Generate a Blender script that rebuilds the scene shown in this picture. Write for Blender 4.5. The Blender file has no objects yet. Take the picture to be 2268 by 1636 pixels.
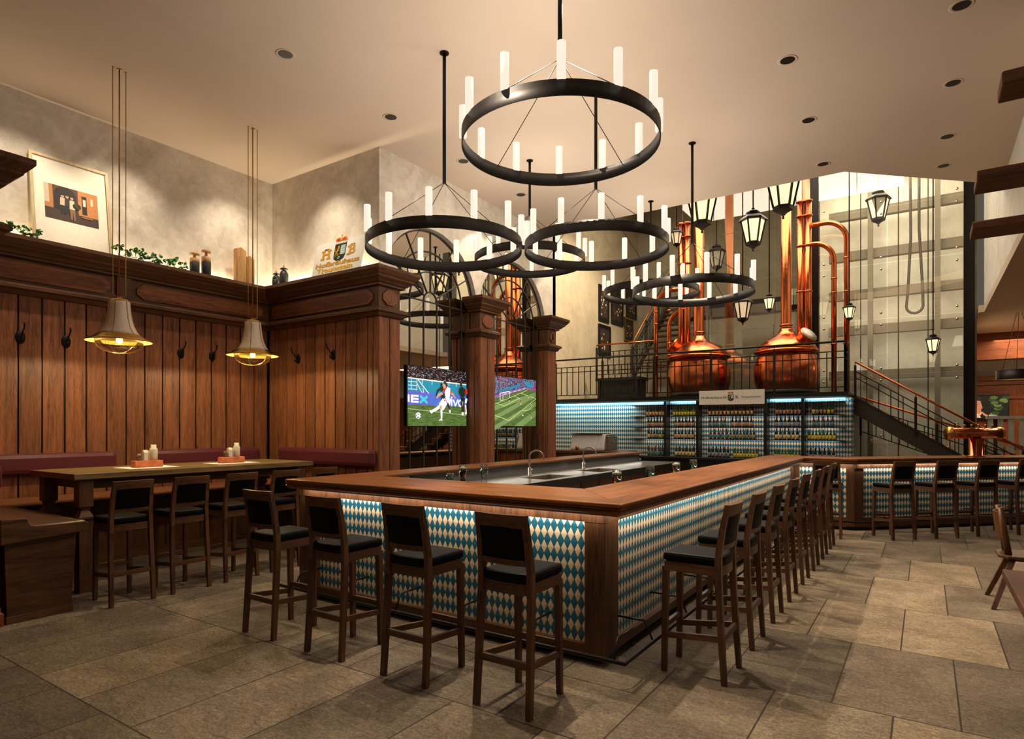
import bpy, math, random
from mathutils import Vector, Matrix
random.seed(7)
PI = math.pi
SC = bpy.context.scene
COL = SC.collection
# ---------------------------------------------------------------- camera, world, exposure, lights
EYE = 1.62
YAW = math.atan(916.0 / 1368.0)
cam = bpy.data.cameras.new('camera')
cam.sensor_fit = 'HORIZONTAL'; cam.sensor_width = 36.0
cam.lens = 1368.0 / 2268.0 * 36.0
cam.shift_y = (945 - 818) / 2268.0
cam.clip_start = 0.05; cam.clip_end = 100
camo = bpy.data.objects.new('camera', cam); COL.objects.link(camo)
camo.location = (0, 0, EYE); camo.rotation_euler = (PI / 2, 0, YAW)
SC.camera = camo
SC.view_settings.view_transform = 'Standard'
SC.view_settings.look = 'None'
SC.view_settings.gamma = 1.0
SC.view_settings.use_curve_mapping = False
SC.view_settings.exposure = 0.0
try:
    SC.cycles.use_denoising = True
    SC.cycles.max_bounces = 7
    SC.cycles.diffuse_bounces = 3
    SC.cycles.glossy_bounces = 4
    SC.cycles.transmission_bounces = 4
    SC.cycles.transparent_max_bounces = 12
    SC.cycles.caustics_reflective = False
    SC.cycles.caustics_refractive = False
    SC.cycles.sample_clamp_indirect = 3.0
except Exception:
    pass
w = bpy.data.worlds.new('world'); SC.world = w; w.use_nodes = True
w.node_tree.nodes['Background'].inputs[0].default_value = (1.0, 0.80, 0.60, 1)
w.node_tree.nodes['Background'].inputs[1].default_value = 0.10

S = 0.92                                    # alcove / ceiling side of the room, scaled about the eye
HC = 5.62                                   # main ceiling
WARM = (1.0, 0.84, 0.66)
CREAM = (1.0, 0.88, 0.72)

def add_light(kind, name, loc, power, color=WARM, size=0.1, size_y=None, target=None, spot=None, blend=0.5, rot=None):
    d = bpy.data.lights.new(name, kind); d.energy = power; d.color = color
    if kind == 'AREA':
        d.shape = 'RECTANGLE'; d.size = size; d.size_y = size_y or size
    else:
        d.shadow_soft_size = size
    if kind == 'SPOT':
        d.spot_size = math.radians(spot); d.spot_blend = blend
    o = bpy.data.objects.new(name, d); COL.objects.link(o); o.location = loc
    if target is not None:
        o.rotation_euler = (Vector(target) - Vector(loc)).to_track_quat('-Z', 'Y').to_euler()
    if rot is not None:
        o.rotation_euler = rot
    if kind == 'POINT':
        d.specular_factor = 0.0; o.visible_glossy = False
    return o

# wall-washing spots over the plaster of the alcove and of the mirror wall
for y in (1.75, 2.75, 3.9, 5.5):
    add_light('SPOT', 'wall_washer', (-7.9, y, HC - 0.06), 120, CREAM, 0.05, target=(-9.0, y, 3.8), spot=76, blend=0.85)
add_light('SPOT', 'wall_washer', (-7.4, 5.2, HC - 0.06), 120, CREAM, 0.05, target=(-7.4, 6.3, 3.8), spot=76, blend=0.85)
for y in (8.62, 11.2):
    add_light('SPOT', 'wall_washer', (-5.6, y, HC - 0.06), 130, CREAM, 0.04, target=(-6.5, y, 3.9), spot=60, blend=0.4)
# spots over the bar, towards the stools and the floor
for y in (3.1, 4.6, 6.2, 7.8, 9.4):
    add_light('SPOT', 'bar_spot', (-3.2, y, HC - 0.05), 560, WARM, 0.03, target=(-1.2, y - 0.2, 0.0), spot=58, blend=0.4)
add_light('SPOT', 'bar_spot', (-4.9, 5.2, HC - 0.05), 260, WARM, 0.03, target=(-5.2, 2.4, 0.0), spot=58, blend=0.4)
add_light('SPOT', 'bar_spot', (-2.6, 5.2, HC - 0.05), 220, WARM, 0.03, target=(-2.0, 2.2, 0.0), spot=60, blend=0.4)
# soft light falling into the atrium and the lift shaft
add_light('AREA', 'atrium_light', (-3.5, 15.0, 8.6), 520, (1.0, 0.86, 0.68), 6, 5, rot=(0, 0, 0))
add_light('AREA', 'shaft_light', (-0.8, 18.0, 8.3), 150, (1.0, 0.88, 0.70), 2.6, 1.4, rot=(0, 0, 0))
add_light('AREA', 'back_room_light', (3.0, 19.5, 3.9), 240, (1.0, 0.72, 0.45), 3, 3, rot=(0, 0, 0))
add_light('SPOT', 'stage_spot', (-5.2, 13.5, 7.6), 1300, WARM, 0.1, target=(-8.2, 15.5, 4.0), spot=70, blend=0.6)
add_light('AREA', 'shaft_fill', (-0.6, 17.2, 6.0), 150, (1.0, 0.87, 0.68), 2.6, 5, rot=(PI / 2, 0, 0))  # unseen area light added to brighten the back wall of the shaft
add_light('AREA', 'room_fill', (3.0, 1.0, 5.3), 60, WARM, 4, 4, rot=(0, 0, 0))

# ---------------------------------------------------------------- materials
def srgb(r, g, b):
    f = lambda c: c / 12.92 if c <= 0.04045 else ((c + 0.055) / 1.055) ** 2.4
    return (f(r / 255.0), f(g / 255.0), f(b / 255.0), 1.0)

class NT:
    def __init__(s, name):
        s.m = bpy.data.materials.new(name); s.m.use_nodes = True
        s.t = s.m.node_tree; s.n = s.t.nodes; s.l = s.t.links
        s.b = s.n['Principled BSDF']; s.out = s.n['Material Output']
    def node(s, kind, **kw):
        x = s.n.new(kind)
        for k, v in kw.items(): setattr(x, k, v)
        return x
    def link(s, a, b): s.l.new(a, b)
    def coords(s, scale=(1, 1, 1), kind='Object'):
        tc = s.node('ShaderNodeTexCoord'); mp = s.node('ShaderNodeMapping')
        mp.inputs['Scale'].default_value = scale
        s.link(tc.outputs[kind], mp.inputs['Vector']); return mp.outputs['Vector']
    def noise(s, vec, scale, detail=4, rough=0.55, dist=0.0):
        x = s.node('ShaderNodeTexNoise'); x.inputs['Scale'].default_value = scale
        x.inputs['Detail'].default_value = detail; x.inputs['Roughness'].default_value = rough
        x.inputs['Distortion'].default_value = dist
        if vec is not None: s.link(vec, x.inputs['Vector'])
        return x
    def ramp(s, fac, stops):
        x = s.node('ShaderNodeValToRGB'); e = x.color_ramp.elements
        while len(e) < len(stops): e.new(0.5)
        for i, (p, c) in enumerate(stops): e[i].position = p; e[i].color = c
        s.link(fac, x.inputs['Fac']); return x.outputs['Color']
    def math(s, op, a, b=None):
        x = s.node('ShaderNodeMath', operation=op)
        for i, v in enumerate((a, b)):
            if v is None: continue
            if isinstance(v, (int, float)): x.inputs[i].default_value = v
            else: s.link(v, x.inputs[i])
        return x.outputs[0]
    def mix(s, fac, a, b, mode='MIX'):
        x = s.node('ShaderNodeMix', data_type='RGBA', blend_type=mode)
        for i, v in ((0, fac), (6, a), (7, b)):
            if isinstance(v, (int, float)): x.inputs[i].default_value = v
            elif isinstance(v, tuple): x.inputs[i].default_value = v
            else: s.link(v, x.inputs[i])
        return x.outputs[2]
    def bump(s, h, strength=0.2, dist=0.01):
        x = s.node('ShaderNodeBump'); x.inputs['Strength'].default_value = strength
        x.inputs['Distance'].default_value = dist
        s.link(h, x.inputs['Height']); s.link(x.outputs[0], s.b.inputs['Normal'])

def plain(name, col, rough=0.5, metal=0.0, noise=0.06, spec=None, scale=25):
    t = NT(name)
    n = t.noise(t.coords(), scale, 3)
    a = tuple(max(0, c * (1 - noise * 2)) for c in col[:3]) + (1,)
    b = tuple(min(1, c * (1 + noise * 2)) for c in col[:3]) + (1,)
    t.link(t.ramp(n.outputs['Fac'], [(0.3, a), (0.7, b)]), t.b.inputs['Base Color'])
    t.b.inputs['Roughness'].default_value = rough; t.b.inputs['Metallic'].default_value = metal
    if spec is not None: t.b.inputs['Specular IOR Level'].default_value = spec
    return t.m

def emit(name, col, strength, albedo=1.0):
    t = NT(name)
    t.b.inputs['Base Color'].default_value = tuple(c * albedo for c in col[:3]) + (1,)
    t.b.inputs['Emission Color'].default_value = col
    t.b.inputs['Emission Strength'].default_value = strength
    t.b.inputs['Roughness'].default_value = 0.4
    return t.m

def wood(name, dark, light, axis='z', rough=0.42, grain=13.0, vary=0.35, spec=0.35):
    t = NT(name)
    st = {'x': (0.07, 1, 1), 'y': (1, 0.07, 1), 'z': (1, 1, 0.07)}[axis]
    tc = t.node('ShaderNodeTexCoord'); geo = t.node('ShaderNodeNewGeometry')
    mp = t.node('ShaderNodeMapping'); mp.inputs['Scale'].default_value = st
    add = t.node('ShaderNodeVectorMath', operation='ADD')
    sc = t.math('MULTIPLY', geo.outputs['Random Per Island'], 7.3)
    t.link(tc.outputs['Object'], mp.inputs['Vector'])
    t.link(mp.outputs['Vector'], add.inputs[0]); t.link(sc, add.inputs[1])
    v = add.outputs[0]
    n1 = t.noise(v, grain, 5, 0.62, 1.2)
    n2 = t.noise(v, grain * 9, 3, 0.7, 0.3)
    f = t.math('ADD', t.math('MULTIPLY', n1.outputs['Fac'], 0.52), t.math('MULTIPLY', n2.outputs['Fac'], 0.48))
    c = t.ramp(f, [(0.36, dark), (0.50, tuple((a * 0.45 + b * 0.55) for a, b in zip(dark, light))), (0.64, light)])
    k = t.math('ADD', t.math('MULTIPLY', geo.outputs['Random Per Island'], vary), 1.0 - vary * 0.5)
    g = t.node('ShaderNodeCombineColor')
    for i in range(3): t.link(k, g.inputs[i])
    t.link(t.mix(1.0, c, g.outputs[0], 'MULTIPLY'), t.b.inputs['Base Color'])
    t.b.inputs['Roughness'].default_value = rough
    t.b.inputs['Specular IOR Level'].default_value = spec
    t.bump(f, 0.25, 0.004)
    return t.m

def plaster(name, dark, light, scale=0.9):
    t = NT(name)
    v = t.coords()
    n1 = t.noise(v, scale, 6, 0.62, 1.6); n2 = t.noise(v, scale * 7, 5, 0.65, 0.8)
    f = t.math('ADD', t.math('MULTIPLY', n1.outputs['Fac'], 0.6), t.math('MULTIPLY', n2.outputs['Fac'], 0.4))
    t.link(t.ramp(f, [(0.34, dark), (0.66, light)]), t.b.inputs['Base Color'])
    t.b.inputs['Roughness'].default_value = 0.9; t.b.inputs['Specular IOR Level'].default_value = 0.15
    t.bump(n2.outputs['Fac'], 0.15, 0.02)
    return t.m

def stone_floor():
    t = NT('stone_slabs')
    v = t.coords()
    br = t.node('ShaderNodeTexBrick'); br.offset = 0.5; br.squash = 1.0
    mp = t.node('ShaderNodeMapping'); mp.inputs['Location'].default_value = (-0.16, -0.40, 0); t.link(v, mp.inputs['Vector'])
    t.link(mp.outputs['Vector'], br.inputs['Vector'])
    br.inputs['Color1'].default_value = (0.0, 0, 0, 1); br.inputs['Color2'].default_value = (1, 1, 1, 1)
    br.inputs['Mortar'].default_value = (0.5, 0.5, 0.5, 1)
    br.inputs['Scale'].default_value = 1.0; br.inputs['Brick Width'].default_value = 0.62
    br.inputs['Row Height'].default_value = 1.22; br.inputs['Mortar Size'].default_value = 0.005
    br.inputs['Mortar Smooth'].default_value = 0.1; br.inputs['Bias'].default_value = 0.0
    n = t.noise(v, 1.7, 6, 0.65, 0.9); n2 = t.noise(v, 60, 4, 0.75, 0.6); n3 = t.noise(t.coords((1, 2.2, 1)), 16, 5, 0.75, 1.0)
    f = t.math('ADD', t.math('MULTIPLY', n.outputs['Fac'], 0.26), t.math('ADD', t.math('MULTIPLY', n2.outputs['Fac'], 0.40), t.math('MULTIPLY', n3.outputs['Fac'], 0.34)))
    c = t.ramp(f, [(0.38, srgb(90, 78, 64)), (0.5, srgb(140, 124, 103)), (0.62, srgb(186, 168, 142))])
    tone = t.ramp(br.outputs['Color'], [(0.0, (0.50, 0.48, 0.46, 1)), (0.5, (0.80, 0.77, 0.71, 1)), (1.0, (1.22, 1.15, 1.0, 1))])
    c = t.mix(1.0, c, tone, 'MULTIPLY')
    c = t.mix(br.outputs['Fac'], c, srgb(62, 52, 42))
    t.link(c, t.b.inputs['Base Color'])
    t.b.inputs['Roughness'].default_value = 0.62; t.b.inputs['Specular IOR Level'].default_value = 0.25
    h = t.math('SUBTRACT', t.math('ADD', t.math('MULTIPLY', n3.outputs['Fac'], 0.5), t.math('MULTIPLY', n2.outputs['Fac'], 0.5)), br.outputs['Fac'])
    t.bump(h, 0.9, 0.02)
    return t.m

def lozenge(name, wdt=0.0545, hgt=0.105, white=srgb(226, 206, 172), blue=srgb(36, 106, 130), rough=0.25):
    t = NT(name)
    tc = t.node('ShaderNodeTexCoord'); sp = t.node('ShaderNodeSeparateXYZ')
    t.link(tc.outputs['Object'], sp.inputs[0])
    u = t.math('DIVIDE', sp.outputs[0], wdt); v = t.math('DIVIDE', sp.outputs[2], hgt)
    p = t.math('ADD', t.math('ADD', u, v), 0.5); q = t.math('ADD', t.math('SUBTRACT', u, v), 0.5)
    par = t.math('ABSOLUTE', t.math('MODULO', t.math('ADD', t.math('FLOOR', p), t.math('FLOOR', q)), 2.0))
    ep = t.math('ABSOLUTE', t.math('SUBTRACT', t.math('FRACT', p), 0.5)); eq = t.math('ABSOLUTE', t.math('SUBTRACT', t.math('FRACT', q), 0.5))
    # FRACT of a negative number is still positive in Blender, so both ranges are fine
    gap = t.math('GREATER_THAN', t.math('MAXIMUM', ep, eq), 0.462)
    n = t.noise(None, 8, 3); t.link(tc.outputs['Object'], n.inputs['Vector'])
    wc = t.mix(n.outputs['Fac'], white, tuple(c * 0.86 for c in white[:3]) + (1,))
    bc = t.mix(n.outputs['Fac'], blue, tuple(c * 0.7 for c in blue[:3]) + (1,))
    c = t.mix(par, wc, bc); c = t.mix(gap, c, srgb(70, 78, 74))
    t.link(c, t.b.inputs['Base Color'])
    t.b.inputs['Roughness'].default_value = rough
    t.bump(t.math('SUBTRACT', 1.0, t.math('MAXIMUM', ep, eq)), 0.35, 0.01)
    return t.m

def copper(name, base=srgb(214, 118, 70), rough=0.2):
    t = NT(name)
    n = t.noise(t.coords(), 5, 5, 0.6, 1.0)
    t.link(t.ramp(n.outputs['Fac'], [(0.3, tuple(c * 0.8 for c in base[:3]) + (1,)), (0.7, base)]), t.b.inputs['Base Color'])
    t.b.inputs['Metallic'].default_value = 1.0
    t.link(t.ramp(n.outputs['Fac'], [(0.3, (rough,) * 3 + (1,)), (0.8, (rough + 0.14,) * 3 + (1,))]), t.b.inputs['Roughness'])
    return t.m

def thin_glass(name, tint=(0.93, 0.95, 0.93, 1), refl=0.10, rough=0.0):
    t = NT(name)
    tr = t.node('ShaderNodeBsdfTransparent'); tr.inputs[0].default_value = tint
    gl = t.node('ShaderNodeBsdfGlossy'); gl.inputs['Roughness'].default_value = rough
    lw = t.node('ShaderNodeLayerWeight'); lw.inputs['Blend'].default_value = 0.25
    fac = t.math('ADD', t.math('MULTIPLY', lw.outputs['Fresnel'], 0.8), refl)
    mx = t.node('ShaderNodeMixShader')
    t.link(fac, mx.inputs[0]); t.link(tr.outputs[0], mx.inputs[1]); t.link(gl.outputs[0], mx.inputs[2])
    t.link(mx.outputs[0], t.out.inputs['Surface'])
    return t.m

def crowd(name, strength=0.75, scale=60, cols=None):
    t = NT(name)
    vo = t.node('ShaderNodeTexVoronoi'); vo.inputs['Scale'].default_value = scale
    t.link(t.coords((1, 1.6, 1)), vo.inputs['Vector'])
    sp = t.node('ShaderNodeSeparateColor'); t.link(vo.outputs['Color'], sp.inputs[0])
    st = cols or [(0.0, srgb(18, 18, 26)), (0.35, srgb(60, 50, 48)), (0.5, srgb(24, 30, 52)), (0.68, srgb(150, 130, 112)), (0.8, srgb(120, 30, 40)), (0.9, srgb(205, 205, 205))]
    r = t.node('ShaderNodeValToRGB'); r.color_ramp.interpolation = 'CONSTANT'
    e = r.color_ramp.elements
    while len(e) < len(st): e.new(0.5)
    for i, (p, c) in enumerate(st): e[i].position = p; e[i].color = c
    t.link(sp.outputs[0], r.inputs[0])
    t.link(r.outputs[0], t.b.inputs['Emission Color']); t.b.inputs['Emission Strength'].default_value = strength
    t.b.inputs['Base Color'].default_value = (0, 0, 0, 1)
    return t.m

def grass(name, strength=0.8):
    t = NT(name)
    wv = t.node('ShaderNodeTexNoise'); wv.inputs['Scale'].default_value = 6; wv.inputs['Detail'].default_value = 6
    t.link(t.coords((1, 8, 1)), wv.inputs['Vector'])
    c = t.ramp(wv.outputs['Fac'], [(0.35, srgb(72, 104, 48)), (0.65, srgb(124, 150, 76))])
    t.link(c, t.b.inputs['Emission Color']); t.b.inputs['Emission Strength'].default_value = strength
    t.b.inputs['Base Color'].default_value = (0, 0, 0, 1)
    return t.m

D1, L1 = srgb(72, 41, 26), srgb(148, 92, 60)           # oak of the wall panelling
D2, L2 = srgb(50, 31, 20), srgb(106, 70, 45)            # darker oak: stools, mouldings
M = {}
for ax in 'xyz':
    M['oak_' + ax] = wood('panelling_oak_' + ax, D1, L1, ax, 0.45)
    M['dark_' + ax] = wood('dark_oak_' + ax, D2, L2, ax, 0.4)
    M['bar_' + ax] = wood('bar_top_oak_' + ax, srgb(76, 42, 20), srgb(158, 96, 48), ax, 0.33, 12, 0.15)
    M['frame_' + ax] = wood('bar_frame_oak_' + ax, srgb(46, 28, 16), srgb(104, 68, 41), ax, 0.42, 8, 0.3)
    M['table_' + ax] = wood('table_oak_' + ax, srgb(78, 60, 36), srgb(140, 112, 70), ax, 0.4, 6, 0.15)
M['plaster'] = plaster('wall_plaster', srgb(172, 160, 142), srgb(222, 210, 192))
M['plaster_tan'] = plaster('wall_plaster_tan', srgb(170, 152, 122), srgb(200, 184, 152), 0.7)
M['plaster_grey'] = plaster('wall_plaster_grey', srgb(160, 148, 124), srgb(190, 178, 150), 0.7)
M['plaster_pale'] = plaster('wall_plaster_pale', srgb(206, 200, 186), srgb(236, 230, 216), 0.7)
M['ceiling'] = plain('ceiling_paint', srgb(208, 188, 166), 0.9, 0, 0.02, 0.1, 0.6)
M['floor'] = stone_floor()
M['lozenge'] = lozenge('blue_and_cream_lozenge_tiles')
M['black'] = plain('blackened_steel', srgb(38, 34, 31), 0.42, 0.7, 0.08, None, 18)
M['shaft_beam'] = plain('shaft_beam_paint', srgb(112, 101, 84), 0.6)
M['pale_oak'] = wood('pale_frame_oak', srgb(176, 152, 112), srgb(206, 184, 144), 'y', 0.5)
M['steel'] = plain('dark_painted_steel', srgb(64, 56, 48), 0.5, 0.3)
M['leather'] = plain('black_leather', srgb(9, 9, 10), 0.52, 0, 0.12, 0.09, 40)
M['maroon'] = plain('maroon_leather', srgb(88, 36, 43), 0.45, 0, 0.14, 0.4, 90)
M['brass'] = plain('aged_brass', srgb(198, 158, 84), 0.3, 1.0)
M['copper'] = copper('polished_copper', srgb(230, 132, 84), 0.16)
M['copper_rail'] = copper('copper_handrail', srgb(190, 104, 66), 0.35)
M['chrome'] = plain('brushed_steel', srgb(190, 184, 174), 0.28, 1.0)
M['enamel'] = plain('cream_enamel', srgb(224, 206, 182), 0.28, 0, 0.03)
M['mirror'] = plain('mirror_silver', srgb(205, 198, 186), 0.015, 1.0, 0.0)
M['grey'] = plain('anthracite_laminate', srgb(92, 88, 85), 0.35)
M['worktop'] = plain('brushed_steel_worktop', srgb(122, 118, 110), 0.3, 0.6)
M['panelblack'] = plain('black_lacquer', srgb(20, 18, 17), 0.4)
M['white'] = plain('white_board', srgb(232, 226, 212), 0.6, 0, 0.02)
M['cream'] = plain('cream_mat_board', srgb(236, 224, 200), 0.8, 0, 0.02)
M['gold'] = plain('gold_paint', srgb(206, 152, 44), 0.4, 0.2, 0.1)
M['silver'] = plain('satin_machine_body', srgb(206, 200, 192), 0.35, 0.1)
M['candle'] = emit('glowing_glass_tube', (1.0, 0.89, 0.72, 1), 0.97, 0.1)
M['led_cyan'] = emit('cyan_led_strip', (0.25, 0.78, 1.0, 1), 2.2)
M['pane_lit'] = emit('lit_lantern_pane', (1.0, 0.82, 0.46, 1), 1.25, 0.3)
M['pane_dim'] = emit('dim_lantern_pane', (1.0, 0.80, 0.52, 1), 0.28)
M['lens'] = emit('downlight_lens', (1.0, 0.92, 0.8, 1), 3.0)
M['bulb'] = emit('bulb', (1.0, 0.86, 0.55, 1), 3.0)
M['amber'] = thin_glass('amber_bowl_glass', (0.95, 0.86, 0.58, 1), 0.10)
M['glass'] = thin_glass('clear_pane', (0.90, 0.90, 0.86, 1), 0.12)
M['drink'] = thin_glass('drinking_glass', (0.86, 0.90, 0.86, 1), 0.10)
M['leaf'] = plain('ivy_leaf', srgb(92, 150, 82), 0.5, 0, 0.25)
M['stem'] = plain('ivy_stem', srgb(70, 92, 50), 0.6)
M['vase'] = plain('black_stoneware', srgb(34, 34, 36), 0.5)
M['brick'] = plain('terracotta_brick', srgb(206, 116, 70), 0.8, 0, 0.18, None, 14)
M['paper'] = plain('white_paper', srgb(244, 240, 232), 0.8, 0, 0.01)
M['ceramic'] = plain('cream_ceramic', srgb(238, 226, 196), 0.3, 0, 0.02)
M['stout'] = plain('dark_beer', srgb(28, 18, 10), 0.2)
M['foam'] = plain('beer_foam', srgb(244, 232, 205), 0.8)
M['green_print'] = plain('green_print', srgb(24, 132, 66), 0.4)
M['yellow_print'] = plain('yellow_print', srgb(224, 172, 40), 0.4)
M['red_print'] = plain('red_print', srgb(190, 34, 34), 0.4)
M['honey'] = wood('honey_beech', srgb(150, 86, 36), srgb(206, 134, 66), 'z', 0.4)
M['drift'] = wood('weathered_whitewashed_wood', srgb(150, 146, 128), srgb(196, 194, 174), 'z', 0.8)
M['rust_oak_z'] = wood('reddish_oak_z', srgb(86, 42, 20), srgb(150, 82, 44), 'z', 0.45)
M['rust_oak_x'] = wood('reddish_oak_x', srgb(86, 42, 20), srgb(146, 80, 44), 'x', 0.45)
M['plank_x'] = wood('dark_knotty_board', srgb(44, 24, 14), srgb(116, 68, 40), 'x', 0.5, 7)
M['block_oak'] = wood('pale_oak_block', srgb(150, 104, 60), srgb(206, 160, 104), 'z', 0.5)

# ---------------------------------------------------------------- mesh helpers
class MB:
    def __init__(s): s.v = []; s.f = []; s.mi = []; s.sm = []
    def quadset(s, verts, faces, mat=0, smooth=False):
        o = len(s.v); s.v += [tuple(p) for p in verts]
        for f in faces:
            s.f.append([i + o for i in f]); s.mi.append(mat); s.sm.append(smooth)
        return s
    def hexa(s, p, mat=0):
        return s.quadset(p, [(0, 3, 2, 1), (4, 5, 6, 7), (0, 1, 5, 4), (1, 2, 6, 5), (2, 3, 7, 6), (3, 0, 4, 7)], mat)
    def box(s, x0, y0, z0, x1, y1, z1, mat=0):
        return s.hexa([(x0, y0, z0), (x1, y0, z0), (x1, y1, z0), (x0, y1, z0), (x0, y0, z1), (x1, y0, z1), (x1, y1, z1), (x0, y1, z1)], mat)
    def beam(s, p, q, w, h, up=(0, 0, 1), mat=0, w2=None, h2=None):
        p, q = Vector(p), Vector(q); d = (q - p).normalized(); up = Vector(up)
        if abs(d.dot(up)) > 0.999: up = Vector((0, 1, 0))
        a = d.cross(up).normalized(); b = a.cross(d)
        w2 = w if w2 is None else w2; h2 = h if h2 is None else h2
        r = []
        for c, ww, hh in ((p, w, h), (q, w2, h2)):
            r += [c - a * ww / 2 - b * hh / 2, c + a * ww / 2 - b * hh / 2, c + a * ww / 2 + b * hh / 2, c - a * ww / 2 + b * hh / 2]
        return s.hexa(r, mat)
    def tube(s, pts, r, n=10, mat=0, closed=False, caps=True):
        pts = [Vector(p) for p in pts]; N = len(pts); rs = r if isinstance(r, (list, tuple)) else [r] * N
        vs = []; ref = None
        for i, p in enumerate(pts):
            a = pts[i - 1] if (i > 0 or closed) else p
            b = pts[(i + 1) % N] if (i < N - 1 or closed) else p
            d = (b - a).normalized()
            if ref is None:
                ref = Vector((0, 0, 1)) if abs(d.z) < 0.9 else Vector((1, 0, 0))
            x = (ref - d * ref.dot(d)).normalized(); ref = x; y = d.cross(x)
            vs += [p + x * (rs[i] * math.cos(2 * PI * k / n)) + y * (rs[i] * math.sin(2 * PI * k / n)) for k in range(n)]
        fs = []
        for i in range(N if closed else N - 1):
            j = (i + 1) % N
            for k in range(n): fs.append((i * n + k, i * n + (k + 1) % n, j * n + (k + 1) % n, j * n + k))
        s.quadset(vs, fs, mat, True)
        if caps and not closed:
            o = len(s.v) - len(vs)
            s.f += [[o + k for k in reversed(range(n))], [o + (N - 1) * n + k for k in range(n)]]; s.mi += [mat] * 2; s.sm += [False] * 2
        return s
    def lathe(s, prof, c=(0, 0, 0), n=24, mat=0, smooth=True, phase=0.0, M3=None, caps=True):
        vs = []
        for r, z in prof:
            for k in range(n):
                a = phase + 2 * PI * k / n
                p = Vector((r * math.cos(a), r * math.sin(a), z))
                if M3 is not None: p = M3 @ p
                vs.append((p.x + c[0], p.y + c[1], p.z + c[2]))
        fs = []
        for i in range(len(prof) - 1):
            for k in range(n): fs.append((i * n + k, i * n + (k + 1) % n, (i + 1) * n + (k + 1) % n, (i + 1) * n + k))
        s.quadset(vs, fs, mat, smooth)
        o = len(s.v) - len(vs)
        if prof[0] == prof[-1] or not caps: return s
        if prof[0][0] > 1e-5: s.f.append([o + k for k in reversed(range(n))]); s.mi.append(mat); s.sm.append(False)
        if prof[-1][0] > 1e-5: s.f.append([o + (len(prof) - 1) * n + k for k in range(n)]); s.mi.append(mat); s.sm.append(False)
        return s
    def prism(s, poly, z0, z1, fn=None, mat=0):
        fn = fn or (lambda a, b, c: (a, b, c)); n = len(poly)
        vs = [fn(x, y, z0) for x, y in poly] + [fn(x, y, z1) for x, y in poly]
        return s.quadset(vs, [tuple(reversed(range(n))), tuple(range(n, 2 * n))] + [(i, (i + 1) % n, n + (i + 1) % n, n + i) for i in range(n)], mat)
    def sweep(s, prof, path, mat=0):
        """prof: (outward, z) points; path: plan polyline, outward is to its right; mitred corners."""
        P = [Vector(p).to_2d() for p in path]; N = len(P); m = len(prof); vs = []
        for i, p in enumerate(P):
            d0 = (P[i] - P[i - 1]).normalized() if i > 0 else (P[1] - P[0]).normalized()
            d1 = (P[i + 1] - P[i]).normalized() if i < N - 1 else d0
            n0 = Vector((d0.y, -d0.x)); n1 = Vector((d1.y, -d1.x))
            nn = (n0 + n1) / (1 + n0.dot(n1))
            vs += [(p.x + nn.x * o, p.y + nn.y * o, z) for o, z in prof]
        fs = []
        for i in range(N - 1):
            for k in range(m):
                fs.append((i * m + k, (i + 1) * m + k, (i + 1) * m + (k + 1) % m, i * m + (k + 1) % m))
        fs += [tuple(range(m)), tuple((N - 1) * m + k for k in reversed(range(m)))]
        return s.quadset(vs, fs, mat)
    def build(s, name, mats, parent=None, world=False, bevel=None, loc=None, rot=None):
        me = bpy.data.meshes.new(name)
        off = Vector(parent.location) if (parent is not None and world) else Vector((0, 0, 0))
        if parent is not None and world and parent.parent is not None: off = off + Vector(parent.parent.location)
        me.from_pydata([tuple(Vector(p) - off) for p in s.v], [], s.f)
        if not isinstance(mats, (list, tuple)): mats = [mats]
        for m in mats: me.materials.append(M[m] if isinstance(m, str) else m)
        me.polygons.foreach_set('material_index', s.mi)
        me.polygons.foreach_set('use_smooth', s.sm)
        me.update()
        o = bpy.data.objects.new(name, me); COL.objects.link(o)
        if parent is not None: o.parent = parent
        if loc is not None: o.location = loc
        if rot is not None: o.rotation_euler = rot
        if bevel:
            b = o.modifiers.new('bevel', 'BEVEL'); b.width = bevel; b.segments = 2; b.limit_method = 'ANGLE'; b.angle_limit = 0.7
        return o

def tag(o, label=None, cat=None, group=None, kind=None):
    if label: o['label'] = label
    if cat: o['category'] = cat
    if group: o['group'] = group
    if kind: o['kind'] = kind
    return o
def thing(name, label, cat, loc=(0, 0, 0), rotz=0.0, group=None):
    o = bpy.data.objects.new(name, None); COL.objects.link(o)
    o.location = loc; o.rotation_euler = (0, 0, rotz); o.empty_display_size = 0.1
    return tag(o, label, cat, group)
def struct(o): o['kind'] = 'structure'; return o
KIDS = {}
def dup(root, loc, rotz=None, label=None, group=None, scale=None):
    def cp(o, par):
        c = o.copy(); COL.objects.link(c)
        if par is not None: c.parent = par
        for ch in list(o.children): cp(ch, c)
        return c
    r = cp(root, None)
    r.location = loc
    if rotz is not None: r.rotation_euler = (0, 0, rotz)
    if label: r['label'] = label
    if group: r['group'] = group
    if scale: r.scale = (scale,) * 3
    return r
def under(t, part, *names):
    """make children of t whose names start with one of names sub-parts of part"""
    for ch in list(t.children):
        if ch is not part and ch.name.split('.')[0] in names:
            ch.parent = part; ch.matrix_parent_inverse = part.matrix_basis.inverted()
ORD = ['first', 'second', 'third', 'fourth', 'fifth', 'sixth', 'seventh', 'eighth', 'ninth', 'tenth', 'eleventh', 'twelfth']
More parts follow.
